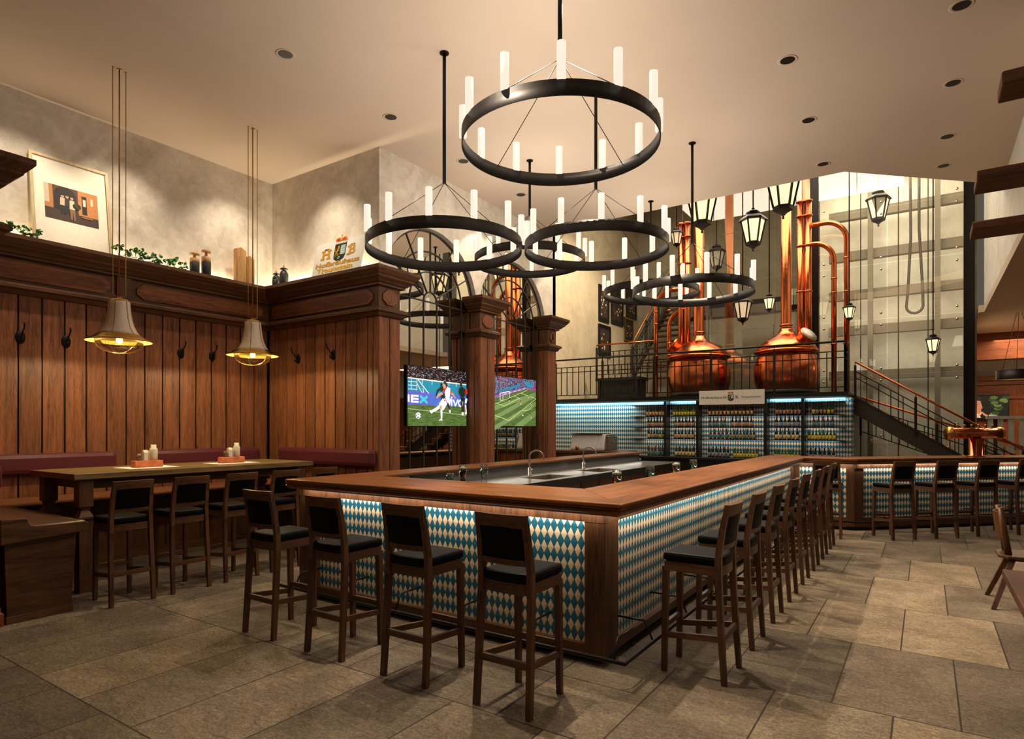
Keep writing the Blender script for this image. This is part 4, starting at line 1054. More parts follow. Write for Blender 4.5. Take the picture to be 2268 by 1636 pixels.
mb.prism([(NY + .012, .66), (2.475, .70), (2.475, .765), (2.45, .785), (2.09, .79), (2.045, .80), (2.025, .83), (2.025, .86), (NY + .012, .87)], -6.22, -6.19, lambda a, c, z: (z, a, c)); mb.build('arm_board', 'dark_y', t, True, 0.006)
MB().prism([(1.90, .06), (2.36, .06), (2.40, .70), (1.88, .70)], -6.30, -6.245, lambda a, c, z: (z, a, c)).box(-6.31, 1.89, 0, -6.235, 2.37, .062).build('end_panel', 'dark_y', t, True, 0.004)
MB().box(-8.0, NY + .05, 0, -6.4, 2.25, .70).build('seat_box', 'dark_x', t, True)
MB().box(PXL + .2, NY + .01, 1.07, -6.5, NY + .13, 1.31).build('back_cushion', 'maroon', t, True, 0.055)

# ---------------------------------------------------------------- coat hooks
def hook(loc, rz, label):
    t = thing('coat_hook', label, 'coat hook', loc, rz, 'coat hooks on the panelling')   # local y points out of the wall
    R = Matrix.Rotation(PI / 2, 3, 'X')
    MB().lathe([(.0, -.0), (.064, -.0), (.058, -.008), (.02, -.014), (0, -.014)], n=18, M3=Matrix.Diagonal((.8, 1, 1.25)) @ R).build('rosette', 'black', t)
    MB().tube([(0, .008, .0), (0, .05, .02), (0, .075, .06), (0, .12, .10), (0, .13, .145), (0, .118, .16)], [.009, .008, .008, .008, .010, .008], 8).build('hook_arm', 'black', t)
    MB().tube([(0, .01, -.03), (0, .05, -.05), (0, .065, -.03), (0, .062, -.01)], .009, 8).build('lower_prong', 'black', t)
for y, l in ((2.78, 'coat hook farthest left on the long wall'), (3.24, 'coat hook left of the nearer pendant lamp on the long wall'), (4.64, 'coat hook right of the nearer pendant lamp on the long wall'), (5.10, 'coat hook left of the farther pendant lamp on the long wall')):
    hook((PXL + .003, y, 2.66), -PI / 2, l)
hook((-7.98, PYR - .003, 2.66), PI, 'left coat hook on the short panelled return'); hook((-7.18, PYR - .003, 2.67), PI, 'right coat hook on the short panelled return')

# ---------------------------------------------------------------- pendant lamps over the high table
M['painted_glow'] = plain('painted_brim_glow', srgb(238, 216, 150), 0.35)  # pale gold puts the lamplight beneath the brim into the colour
def pendant(x, y, label):
    z0 = EYE + S * (2.66 - EYE)                       # rim height
    t = thing('pendant_lamp', label, 'pendant lamp', (x, y, z0), 0, 'brass pendants over the high table')
    t.scale = (.87,) * 3; zc = (HC - z0) / .87; R = .385
    MB().tube([(0, 0, .56), (0, 0, zc)], .009, 8).lathe([(.03, zc - .012), (.03, zc - .001)], n=14).build('centre_rod', 'brass', t)
    for s in (-1, 1): MB().tube([(0, s * .015, .57), (0, s * .06, .575), (0, s * .078, .60), (0, s * .078, zc)], .005, 8).lathe([(.012, zc - .008), (.012, zc - .001)], (0, s * .078, 0), 10).build('side_rod', 'brass', t)
    MB().lathe([(.0, .575), (.02, .575), (.03, .555), (.09, .54), (.115, .515), (.12, .51)], n=32).build('cap', 'brass', t)
    prof = [(.118, .512), (.122, .46), (.130, .38), (.145, .28), (.170, .19), (.205, .12), (.245, .075)]
    MB().lathe(prof, n=40).build('bell_shade', 'enamel', t)
    for k in range(6):
        a = PI * k / 3 + .3
        MB().tube([((r + .002) * math.cos(a), (r + .002) * math.sin(a), z) for r, z in prof], .0045, 6).build('seam_rib', 'brass', t)
    MB().lathe([(.235, .085), (.265, .075), (.27, .058), (.30, .05), (.305, .035), (.36, .02), (R, 0.0), (R, -.004), (.35, .012), (.29, .026), (.22, .045), (.20, .05)], n=48).build('brim', 'brass', t)
    MB().lathe([(R - .012, -.0052), (.35, .0105), (.29, .0245), (.22, .0435), (.20, .0485)], n=48, caps=False).build('brim_glow_layer', M['painted_glow'], t)  # added layer carrying the lamplight colour under the brass brim
    MB().lathe([(.27, .024), (.265, -.03), (.235, -.085), (.17, -.125), (.09, -.146), (0, -.15)], n=40).build('glass_bowl', 'amber', t)
    for k in range(3):
        a = PI * k / 3 + .2
        MB().tube([(r * math.cos(a), r * math.sin(a), z) for r, z in ((.272, .02), (.268, -.03), (.238, -.087), (.172, -.128), (.09, -.149), (0, -.153), (-.09, -.149), (-.172, -.128), (-.238, -.087), (-.268, -.03), (-.272, .02))], .0016, 5).build('bowl_wire', 'brass', t)
    MB().lathe([(.03, .12), (.03, .06), (.022, .05)], n=14).build('lamp_holder', 'ceramic', t)
    MB().lathe([(0, -.03), (.03, -.02), (.04, .01), (.03, .045), (.018, .06)], n=16).build('bulb', 'bulb', t)
    for pn, cn in (('bell_shade', 'seam_rib'), ('glass_bowl', 'bowl_wire'), ('brim', 'brim_glow_layer'), ('lamp_holder', 'bulb')):
        for ch in list(t.children):
            if ch.name.split('.')[0] == pn: under(t, ch, cn)
    L = add_light('SPOT', 'pendant_light', (x, y, z0 - .0), 170, (1.0, .86, .66), .04, target=(x, y, 0), spot=172, blend=.12)
    L = add_light('POINT', 'pendant_glow', (x, y, z0 - .05), 22, (1.0, .86, .60), .05)
pendant(-7.5, 3.30, 'nearer cream bell pendant with brass brim over the high table')
pendant(-7.5, 4.95, 'farther cream bell pendant with brass brim over the high table')

# ---------------------------------------------------------------- ring chandeliers
CH = None
def chandelier(x, y, z, label):
    global CH
    if CH is None:
        t = thing('ring_chandelier', label, 'chandelier', (x, y, z), 0, 'ring chandeliers')
        mb = MB(); R = .828; n = 72
        mb.lathe([(R, -.06), (R, .06), (R - .008, .06), (R - .008, -.06), (R, -.06)], n=n)
        mb.build('ring_band', 'black', t)
        for k in range(12):
            a = PI * k / 6
            o = MB().lathe([(.033, 0), (.033, .265), (.027, .267), (.026, .20), (0, .20)], n=16).build('glass_tube', 'candle', t, loc=(R * math.cos(a) - .004, R * math.sin(a), .055)) if k == 0 else None
            if k == 0: tube0 = o
            else:
                o = tube0.copy(); COL.objects.link(o); o.parent = t; o.location = ((R - .004) * math.cos(a), (R - .004) * math.sin(a), .055)
        for k in range(4):
            a = math.radians(75 + 90 * k)
            MB().tube([(R * math.cos(a) * .995, R * math.sin(a) * .995, .04), (0, 0, .69)], .0035, 6).build('suspension_wire', 'black', t)
        CH = t
    else:
        t = dup(CH, (x, y, z), 0, label)
    zc = HC - z
    ro = MB().tube([(0, 0, .68), (0, 0, zc)], .019, 10).lathe([(.05, zc - .01), (.05, zc - .001)], n=16).build('rod', 'black', t)
    if t is not CH:
        for ch in list(t.children):
            if ch.name.startswith('rod') and ch is not ro: bpy.data.objects.remove(ch)
    add_light('POINT', 'chandelier_light', (x, y, z + .22), 68, (1.0, .91, .81), .30)
    return t
r_ = lambda a: (a[0] * S, a[1] * S, EYE + S * (a[2] - EYE))
CHS = [((-2.56, 4.55, 4.03), 'nearest and largest looking ring chandelier, high above the bar corner'),
 (r_((-4.65, 5.53, 3.71)), 'ring chandelier hanging left of the nearest one, beside the corner pillar'),
 (r_((-3.46, 7.07, 3.88)), 'ring chandelier seen right below the nearest one, over the long bar side'),
 (r_((-5.37, 8.54, 4.33)), 'ring chandelier behind, between the two below the nearest, before the arched mirrors'),
 (r_((-2.97, 9.40, 3.69)), 'ring chandelier farthest right, in front of the left copper kettle'),
 (r_((-4.40, 11.38, 4.20)), 'farthest ring chandelier, overlapped by the one before the left kettle')]
for p, l in CHS:
    chandelier(*p, l)

# ---------------------------------------------------------------- recessed downlights
def downlight(x, y, label):
    t = thing('downlight', label, 'downlight', (x, y, HC), 0, 'recessed downlights')
    MB().lathe([(.075, -.001), (.095, -.004), (.105, -.001)], n=28).build('trim_ring', 'ceiling', t)
    MB().lathe([(.076, -.002), (.070, .035), (.045, .07), (0, .07)], n=28).build('reflector', 'panelblack', t)
    MB().lathe([(.0, .06), (.03, .06), (.03, .064), (0, .064)], n=18).build('lens', 'lens', t)
HOLES = []
for x, y, l in ((-6.21, 4.52, 'recessed downlight between the two pendant lamps'), (-6.24, 6.26, 'recessed downlight before the corner of the alcove return'), (-6.29, 7.96, 'recessed downlight beside the left edge of the largest chandelier'), (-6.30, 9.71, 'recessed downlight below the largest chandelier, farthest on the left'),
    (-1.36, 7.91, 'recessed downlight nearest in the row above the long bar side'), (-1.38, 9.62, 'second recessed downlight of the row above the long bar side'), (-1.41, 11.36, 'last recessed downlight of the row before the atrium edge'),
    (.31, 7.88, 'recessed downlight in the top right corner of the view'), (.29, 9.60, 'second recessed downlight of the right row'), (.27, 11.32, 'third recessed downlight of the right row'), (.25, 12.55, 'last recessed downlight of the right row')):
    downlight(x * S, y * S, l); HOLES.append((x * S, y * S))
# openings for the downlights are cut into the ceiling
cl = bpy.data.objects['ceiling']
cm = MB()
for x, y in HOLES: cm.lathe([(.0755, -.2), (.0755, .09)], (x, y, HC), 28)
cut = cm.build('cutter', 'ceiling')
bo = cl.modifiers.new('openings', 'BOOLEAN'); bo.object = cut; bo.operation = 'DIFFERENCE'; bo.solver = 'EXACT'
dg_ = bpy.context.evaluated_depsgraph_get()
me_ = bpy.data.meshes.new_from_object(cl.evaluated_get(dg_)); cl.modifiers.clear(); cl.data = me_
bpy.data.objects.remove(cut)
for x, y in ((-1.36, 7.91), (-1.38, 9.62), (.31, 7.88), (.29, 9.6), (-6.21, 4.52), (-6.24, 6.26)):
    add_light('SPOT', 'downlight_beam', (x * S, y * S, HC - .02), 45, WARM, .03, target=(x * S, y * S, 0), spot=64, blend=.5)

# ---------------------------------------------------------------- things on the ledge
t = thing('leaning_picture', 'large pale framed picture leaning on the ledge, sepia photo of three people', 'picture', (-8.76, 3.34, LZ))
tl = math.atan2(.16, 1.16); PH, PW = 1.14, .86
piv = bpy.data.objects.new('x', None)
rot = (PI / 2 - tl, 0, PI / 2)
def pl(mb, name, mat): return mb.build(name, mat, t, rot=rot)
mb = MB(); fw_ = .035
mb.box(-PW / 2, 0, 0, -PW / 2 + fw_, PH, .03).box(PW / 2 - fw_, 0, 0, PW / 2, PH, .03).box(-PW / 2 + fw_, 0, 0, PW / 2 - fw_, fw_, .03).box(-PW / 2 + fw_, PH - fw_, 0, PW / 2 - fw_, PH, .03)
mb.build('frame', 'pale_oak', t, rot=rot)
MB().box(-PW / 2 + fw_, fw_, 0, PW / 2 - fw_, PH - fw_, .012).build('mat_board', 'cream', t, rot=rot)
c = Canvas(); w_, h_ = .58, .44
c.rect(-w_ / 2, -h_ / 2, w_ / 2, h_ / 2, pa(84, 56, 34)); c.rect(-w_ / 2, -h_ / 2, w_ / 2, -.08, pa(64, 44, 30)); c.rect(-w_ / 2, -.08, -.2, h_ / 2, pa(176, 116, 66)); c.rect(-w_ / 2, -.02, -.24, h_ / 2, pa(196, 176, 148))
c.rect(.07, -.1, w_ / 2, h_ / 2, pa(190, 124, 68)); c.rect(.11, -.08, .165, .16, pa(34, 26, 20)); c.rect(.122, .03, .155, .12, pa(216, 200, 170)); c.rect(.21, .06, .235, .15, pa(226, 206, 170))
c.oval(-.07, .1, .12, .12, pa(38, 28, 22)); c.rect(-.19, -.08, .05, .1, pa(38, 28, 22))
for (x, y, h, top, leg) in ((-.10, -.02, .19, (200, 170, 140), (30, 22, 18)), (-.05, -.01, .18, (52, 40, 34), (36, 28, 22)), (.0, -.05, .23, (216, 190, 150), (130, 90, 60))):
    c.limb([(x, y + h * .5), (x, y)], [.05, .06], pa(*top)); c.limb([(x - .01, y), (x - .012, y - h * .6)], [.035, .02], pa(*leg)); c.limb([(x + .015, y), (x + .022, y - h * .6)], [.03, .018], pa(*leg)); c.oval(x, y + h * .62, .018, .022, pa(188, 140, 104)); c.oval(x, y + h * .72, .024, .012, pa(40, 30, 24))
c.oval(.05, .0, .045, .04, pa(28, 22, 18)); c.line((.03, .035), (.075, -.035), .006, pa(120, 90, 60)); c.rect(.1, -.13, .22, -.11, pa(150, 100, 60))
mbd = [ch for ch in t.children if ch.name.startswith('mat_board')][0]
c.build('photo_print', t, Vector((0, 0, 0)) + Matrix.Rotation(PI / 2, 3, 'Z') @ Matrix.Rotation(PI / 2 - tl, 3, 'X') @ Vector((0, .57, .013)), rot)
under(t, mbd, 'photo_print')
bpy.data.objects.remove(piv)
def ivy(x, y0, y1, label, seed):
    rnd = random.Random(seed)
    t = thing('ivy_garland', label, 'plant', (x, (y0 + y1) / 2, LZ), 0, 'ivy on the ledge')
    ms, ml = MB(), MB()
    n = max(3, int((y1 - y0) / .1)); pts = [(rnd.uniform(-.03, .03), y0 - (y0 + y1) / 2 + (y1 - y0) * k / n, .012 + rnd.uniform(0, .02)) for k in range(n + 1)]
    ms.tube(pts, .004, 5)
    for p in pts:
        for _ in range(5):
            q = (p[0] + rnd.uniform(-.06, .06), p[1] + rnd.uniform(-.07, .07), p[2] + rnd.uniform(.02, .12)); ms.tube([p, q], .0022, 4)
            for _ in range(7):
                c_ = Vector(q) + Vector((rnd.uniform(-.025, .025), rnd.uniform(-.025, .025), rnd.uniform(-.02, .02))); c_.z = max(c_.z, .022)
                R = Matrix.Rotation(rnd.uniform(0, 6.28), 3, 'Z') @ Matrix.Rotation(rnd.uniform(-.9, .9), 3, 'X') @ Matrix.Rotation(rnd.uniform(.2, 1.2), 3, 'Y'); s = rnd.uniform(.014, .024)
                ml.quadset([c_ + R @ Vector(v) * s for v in ((-1, 0, 0), (-.5, -.8, .1), (.4, -.7, .1), (1.1, 0, 0), (.4, .7, .1), (-.5, .8, .1), (0, 0, -.15))], [(0, 1, 6), (1, 2, 6), (2, 3, 6), (3, 4, 6), (4, 5, 6), (5, 0, 6)])
    ms.build('stems', 'stem', t); tag(ml.build('leaves', 'leaf', t), kind='stuff')
ivy(-8.62, 2.55, 2.86, 'small ivy sprig on the ledge left of the leaning picture', 3)
ivy(-8.62, 3.78, 4.60, 'long ivy garland on the ledge right of the leaning picture', 5)
for y, h, l in ((4.80, .30, 'shorter two-tone turned wood vase with knob lid on the ledge'), (4.97, .38, 'taller two-tone turned wood vase with knob lid on the ledge')):
    t = thing('lidded_vase', l, 'vase', (-8.66, y, LZ), 0, 'two-tone wooden vases')
    MB().lathe([(.058, 0), (.064, .01), (.064, h * .52), (.06, h * .54)], n=24).build('black_base', 'vase', t)
    MB().lathe([(.06, h * .54), (.064, h * .56), (.062, h * .72), (.03, h * .76), (.018, h * .80), (.016, h * .88)], n=24).build('wooden_shoulder', 'block_oak', t)
    MB().lathe([(.016, h * .88), (.06, h * .885), (.064, h * .91), (.062, h * .98), (.03, h), (0, h)], n=24).build('knob_lid', 'block_oak', t)
for y, h, wd, l in ((5.54, .56, .155, 'taller pale oak block with slanted top leaning on the alcove wall'), (5.69, .46, .13, 'shorter pale oak block with slanted top beside the taller one')):
    tag(MB().prism([(-wd / 2, 0), (wd / 2, 0), (wd / 2, h * .92), (-wd * .1, h), (-wd / 2, h * .95)], -.05, .05, lambda a, c, z: (z, a, c)).build('oak_block', 'block_oak', None, loc=(-8.72, y, LZ), bevel=.006), l, 'decor block', 'oak blocks on the ledge')
for x, y, h, r, l in ((-8.50, 6.02, .25, .058, 'left black stoneware bottle with wooden peg in the ledge corner'), (-8.28, 6.00, .30, .066, 'largest black stoneware bottle with wooden peg, nearest the crest sign'), (-8.40, 5.93, .15, .045, 'smallest black stoneware bottle, standing before the left one')):
    t = thing('stoneware_bottle', l, 'vase', (x, y, LZ), 0, 'black stoneware bottles')
    MB().lathe([(r * .85, 0), (r, .02), (r, h * .62), (r * .7, h * .78), (r * .35, h * .82), (r * .35, h * .85), (r * .95, h * .88), (r * .7, h * .94), (r * .15, h * .97), (0, h * .97)], n=24).build('bottle_body', 'vase', t)
    if h > .2: MB().lathe([(.009, h * .965), (.012, h * 1.06), (.006, h * 1.14), (0, h * 1.15)], n=10).build('wooden_peg', 'block_oak', t)
# crest sign leaning on the return wall
t = thing('crest_sign', 'white sign board with crest, H B and brewery name leaning on the ledge', 'sign', (-7.17, 6.06, LZ))
tl2 = math.atan2(.14, .62); rs = (PI / 2 - tl2, 0, 0); Rm = Matrix.Rotation(PI / 2 - tl2, 3, 'X'); at = lambda x, y, z=.016: Rm @ Vector((x, y, z))
MB().box(-.53, 0, 0, .53, .59, .015).build('board', 'white', t, rot=rs)
crest(t, at(0.02, .40), rs, .25)
text('H', .2, 'gold', t, at(-.275, .39, .018), rs, sx=1.3, bold=.006); text('B', .2, 'gold', t, at(.285, .39, .018), rs, sx=1.3, bold=.006)
mb = MB()
for cx, wd in ((-.345, .06), (-.215, .06)):
    for yy in (.328, .452): mb.box(cx - wd / 2 - .012, yy - .012, .016, cx + wd / 2 + .012, yy + .012, .021)
for yy in (.328, .452): mb.box(.185, yy - .012, .016, .25, yy + .012, .021)
mb.build('letter_serifs', 'gold', t, rot=rs)
text('Hofbräuhaus', .10, 'gold', t, at(.0, .225, .018), rs, sx=1.85, bold=.003)
text('Traunstein', .10, M['yellow_print'], t, at(-.03, .137, .018), rs, sx=1.8, bold=.003)
text('SEIT', .035, 'panelblack', t, at(-.28, .475, .018), rs, sx=1.6); text('1612', .035, 'panelblack', t, at(.28, .475, .018), rs, sx=1.6)
under(t, [ch for ch in t.children if ch.name.startswith('board')][0], 'crest', 'lettering', 'letter_serifs')

# ---------------------------------------------------------------- copper brew kettles on the stage
def kettle(x, y, R, label, hatch):
    t = thing('brew_kettle', label, 'brew kettle', (x, y, PZ), 0, 'copper brew kettles')
    k = R / .75
    MB().lathe([(R * .9, 0), (R * .92, .12)], n=48).build('base_ring', 'panelblack', t)
    MB().lathe([(R * .80, .06), (R * .90, .16), (R * .98, .34), (R * 1.0, .52), (R * .98, .70), (R * .92, .86), (R * .86, .96)], n=64).build('vessel', 'copper', t)
    MB().lathe([(R * .86, .955), (R * .93, .965), (R * .985, .99), (R * .985, 1.02), (R * .93, 1.045), (R * .86, 1.05)], n=64).build('rim_flange', 'copper', t)
    MB().lathe([(R * .92, 1.045), (R * .90, 1.09), (R * .84, 1.16), (R * .72, 1.24), (R * .56, 1.315), (R * .40, 1.37), (R * .28, 1.425), (R * .215, 1.49), (R * .18, 1.57)], n=56).build('dome', 'copper', t)
    MB().lathe([(R * .16, 1.54), (R * .16, 1.55), (R * .155, 8.9 - PZ - .5)], n=32).lathe([(R * .165, 1.60), (R * .2, 1.615), (R * .2, 1.635), (R * .165, 1.65)], n=32).build('flue_pipe', 'copper', t)
    d = Vector(hatch).normalized(); q = d.to_track_quat('Z', 'Y').to_matrix(); c0 = d * (R * .42) + Vector((0, 0, 1.24 - .42 * R * .0)) * 1.0
    c0 = Vector((d.x * R * .80, d.y * R * .80, 1.22))
    MB().lathe([(.19, -.08), (.19, .15), (.205, .15), (.205, .21), (.19, .215)], tuple(c0), 28, M3=q).build('manhole_neck', 'copper', t)
    MB().lathe([(.19, .2155), (.02, .216), (0, .216)], tuple(c0), 28, M3=q).build('manhole_lid', 'white', t)
    return t
kettle(-4.70, 15.4, .77, 'left copper brew kettle on the stage, beside the dark stairs', (-.9, -.35, .75))
kettle(-2.68, 15.4, .71, 'right copper brew kettle on the stage, white-lidded manhole facing right', (.8, -.45, .75))
def pipe_stack(x, y, label, arms):
    t = thing('copper_pipe_stack', label, 'pipe', (x, y, PZ), 0, 'copper pipes on the stage')
    mb = MB(); H = 8.9 - PZ - .4; top = 7.05 - PZ
    mb.tube([(0, 0, 0), (0, 0, top)], .075, 18); mb.tube([(.16, .02, 0), (.16, .02, top)], .085, 18)
    for z in (1.4, 2.5, 3.6, top - .4, top - .05): mb.lathe([(.085, z), (.098, z + .01), (.098, z + .03), (.085, z + .04)], (0, 0, 0), 18); mb.lathe([(.095, z), (.108, z + .01), (.108, z + .03), (.095, z + .04)], (.16, .02, 0), 18)
    mb.build('riser', 'copper', t)
    for dx, z in arms:
        s = 1 if dx > 0 else -1; rr = .45; pts = [(0.08 + s * .08, 0, z), (dx - s * rr, 0, z)] + [(dx - s * rr + s * rr * math.sin(a * PI / 16), 0, z - rr + rr * math.cos(a * PI / 16)) for a in range(1, 9)] + [(dx, 0, 0)]
        mb = MB(); mb.tube(pts, .058, 14)
        for zz in (1.2, 2.4, z - .9):
            if zz > .2: mb.lathe([(.06, zz), (.07, zz + .01), (.07, zz + .03), (.06, zz + .04)], (dx, 0, 0), 14)
        mb.build('bent_arm', 'copper', t)
pipe_stack(-2.50, 16.2, 'copper pipe risers with two bent arms right of the right kettle', [(.72, 5.97 - PZ), (.98, 6.42 - PZ)])
pipe_stack(-5.42, 16.2, 'copper pipe risers with two bent arms left of the left kettle', [(-.70, 5.3 - PZ), (-.33, 4.75 - PZ)])

# ---------------------------------------------------------------- stage railing, stairs
def railing(name, label, segs, h, cat='railing', rail='panelblack', step=.17, post=1.5, drop=.1):
    """segs: list of (p, q) base lines; verticals, two thin rails, posts and a hand rail"""
    t = thing(name, label, cat, segs[0][0]); off = Vector(segs[0][0])
    pm, rm, hm = MB(), MB(), MB()
    for p, q in segs:
        p, q = Vector(p), Vector(q); L = (q - p).length; d = (q - p) / L; up = Vector((0, 0, 1))
        n = max(1, round(L / post))
        for k in range(n + 1):
            b = p + d * (L * k / n); MB().beam(b - off, b + up * (h - .075) - off, .045, .045).tube([b + up * (h - .075) - off, b + up * (h - .005) - off], .007, 6).build('post', 'panelblack', t)
        for z in (drop, h - .33, h - .20): rm.beam(p + up * z - off, q + up * z - off, .016, .02)
        m = max(1, round(L / step))
        for k in range(1, m): 
            b = p + d * (L * k / m); rm.beam(b + up * drop - off, b + up * (h - .20) - off, .018, .018)
        hm.tube([p + up * h - off, q + up * h - off], .022, 10)
    tag(rm.build('balusters', 'panelblack', t), kind='stuff'); hm.build('handrail', rail, t)
    return t
railing('stage_railing', 'black steel railing along the front edge of the stage', [((-8.15, PY + .06, PZ), (-1.36, PY + .06, PZ)), ((-1.36, PY + .06, PZ), (-1.36, PY + .5, PZ))], 1.03)
t = thing('stage_stairs', 'dark steel stairs with wooden treads going down from the stage to the right', 'stairs', (-1.3, 15.0, 0))
SL = .655
mb = MB()
for y in (14.72, 15.72):
    MB().prism([(-1.29, 2.30), (2.2, 2.30 - SL * 3.49), (2.2, 2.30 - SL * 3.49 - .30 + .27), (1.9, .0), (1.75, 0.0), (-1.29, 1.92)], y - .02, y + .02, lambda a, c, z: (a, z, c)).build('stringer', 'steel', t, True)
for k in range(12):
    x = -1.25 + .27 * k; z = 2.30 - .19 - SL * .27 * k
    if z > .05: MB().box(x, 14.745, z - .03, x + .29, 15.695, z).build('tread', 'honey', t, True)
railing('stair_railing', 'stair railing with copper handrail on the near side of the stage stairs', [((-1.22, 14.70, 2.12), (1.95, 14.70, 2.12 - SL * 3.17))], .86, rail='copper_rail', step=.25)
railing('stair_railing', 'lower stair railing with copper handrail on the far side of the stage stairs', [((-1.20, 15.74, 1.42), (1.60, 15.74, .36))], .86, rail='copper_rail', step=.16)
t = thing('upper_stairs', 'dark steel stairs rising from the stage along the tan wall behind the left kettle', 'stairs', (-6.3, 16.6, PZ))
MB().box(-7.6, 15.5, PZ + .54, -6.30, 16.1, PZ + .62).box(-7.55, 15.56, PZ, -6.35, 16.05, PZ + .54).box(-7.6, 16.1, PZ + .54, -6.5, 16.4, PZ + .62).build('landing', 'panelblack', t, True)
for k in range(13):
    MB().box(-6.90, 16.4 + .235 * k, PZ + .62 + .20 * k, -5.70, 16.4 + .235 * k + .27, PZ + .62 + .20 * k + .035).build('tread', 'dark_x', t, True)
for x in (-7.5, -6.4):
    for y in (15.55, 16.05): MB().box(x - .04, y - .04, PZ, x + .04, y + .04, PZ + .54).build('landing_post', 'panelblack', t, True)
for x in (-6.93, -5.67):
    MB().prism([(16.45, PZ + .50), (16.45, PZ + .72), (19.5, PZ + .72 + .851 * 3.05), (19.5, PZ + .42 + .851 * 3.05)], x - .02, x + .02, lambda a, c, z: (z, a, c)).build('stringer', 'steel', t, True)
railing('stair_railing', 'steep stair railing with copper handrail on the wall side of the upper stairs', [((-6.93, 16.5, PZ + .75), (-6.93, 19.6, PZ + .75 + .851 * 3.1))], .9, rail='copper_rail')
railing('landing_railing', 'landing railing with copper handrail at the foot of the upper stairs', [((-7.58, 15.54, PZ + .62), (-5.9, 15.54, PZ + .62))], .92, rail='copper_rail')

# ---------------------------------------------------------------- lift shaft glass
t = thing('lift_shaft_frame', 'dark steel frame of the glazed lift shaft with two tall columns', 'steel frame', (-.8, GY, 0))
for x in (-2.29, .80): MB().box(x - .10, GY, 0, x + .10, GY + .2, 9.0).build('column', 'black', t, True)
MB().box(-5.9, GY + .02, 4.55, -2.4, GY + .18, 4.95).build('cross_beam', 'steel', t, True)
for z in (3.0, 4.2, 5.15, 6.2, 7.3): MB().box(-2.19, GY + 1.9, z - .12, .89, GY + 2.1, z + .12).build('cross_beam', 'shaft_beam', t, True)
for x in (-1.2, .25): MB().box(x - .06, GY + 1.7, 0, x + .06, GY + 1.82, 9.0).build('guide_rail', 'shaft_beam', t, True)
gz = [0.02, 1.55, 2.85, 4.15, 5.45, 6.75, 8.95]
def pane_row(x0, x1, label, n, fix=True):
    t = thing('glass_wall', label, 'glass wall', ((x0 + x1) / 2, GY - .06, 0)); st = (x1 - x0) / n
    mp_, mj, mf = MB(), MB(), MB()
    for i in range(n):
        for a, b in zip(gz, gz[1:]):
            MB().box(x0 + st * i + .006, GY - .066, a + .006, x0 + st * (i + 1) - .006, GY - .054, b - .006).build('pane', 'glass', t, True)
    for i in range(n + 1):
        for z in gz[1:-1]:
            for dz in (-.14, .14):
                for dx in ((.12,) if i == 0 else (-.12,)):
                    xx = x0 + st * i + dx
                    if x0 < xx < x1: mf.lathe([(0, 0), (.027, 0), (.027, .012), (.0, .013)], (xx, GY - .066, z + dz), 14, M3=Matrix.Rotation(PI / 2, 3, 'X'))
    if fix: mf.build('point_fixings', 'chrome', t, True)
pane_row(-2.19, .70, 'glass front of the lift shaft with round point fixings', 2)
pane_row(-5.6, -2.39, 'glass screen behind the brew kettles left of the lift shaft', 4, False)
for k, x in enumerate((-1.6, -1.35, -.55, .05)):
    tag(MB().tube([(x, GY + .8, .0), (x, GY + .8, 8.95)], .012, 6).build('lift_cable', 'black'), 'thin lift cable hanging in the glazed shaft, %s from the left' % ORD[k], 'cable', 'cables in the lift shaft')
pts = [(-.32, GY + 1.0, 8.9), (-.30, GY + 1.0, 6.2), (-.36, GY + 1.0, 4.9)] + [(-.22 - .17 * math.cos(a * PI / 8), GY + 1.0, 4.55 - .17 * math.sin(a * PI / 8)) for a in range(9)] + [(-.06, GY + 1.0, 5.0), (-.13, GY + 1.0, 6.4), (-.13, GY + 1.0, 8.9)]
tag(MB().tube(pts, .03, 10).build('trailing_cable', 'steel'), 'thick looped trailing cable hanging in the lift shaft', 'cable')

# ---------------------------------------------------------------- lanterns in the atrium
LN = {}
def lantern(x, y, z, w_, label, lit=True):
    """z: height of the body's middle, w_: width over the roof"""
    key = lit; g = 'hexagonal lanterns in the atrium'
    if key not in LN:
        t = thing('hanging_lantern', label, 'lantern', (x, y, z), 0, g)
        R = .5
        MB().lathe([(R * .98, .52), (R * 1.0, .55), (R * .95, .60), (R * .72, .70), (R * .42, .76), (R * .40, .80), (R * .5, .82), (R * .46, .87), (R * .18, .93), (.04, .95), (.06, .99), (.03, 1.03), (.02, 1.08)], n=6, smooth=False).build('roof', 'black', t)
        MB().lathe([(R * .42, -.36), (R * .52, -.34), (R * .54, -.24), (R * .46, -.22)], n=6, smooth=False).lathe([(0, -.58), (.03, -.57), (.035, -.52), (.02, -.50), (.1, -.42), (R * .42, -.36)], n=6, smooth=False).build('base', 'black', t)
        MB().lathe([(R * .47, -.22), (R * .80, .54)], n=6, smooth=False).build('panes', 'pane_lit' if lit else 'pane_dim', t)
        mb = MB()
        for k in range(6):
            a = PI * k / 3; mb.beam((R * .50 * math.cos(a), R * .50 * math.sin(a), -.24), (R * .84 * math.cos(a), R * .84 * math.sin(a), .55), .045, .05)
        mb.build('cage_bars', 'black', t); LN[key] = t
    else: t = dup(LN[key], (x, y, z), 0, label)
    t.scale = (w_,) * 3; t.rotation_euler = (0, 0, .3)
    mb = MB().tube([(0, 0, 1.05), (0, 0, (8.98 - z) / w_)], .012 / w_, 6)
    ro = mb.build('hanging_rod', 'black', t)
    for ch in list(t.children):
        if ch.name.startswith('hanging_rod') and ch is not ro: bpy.data.objects.remove(ch)
    if lit: add_light('POINT', 'lantern_light', (x, y, z - .6 * w_), 12 * w_, (1, .8, .5), .12)
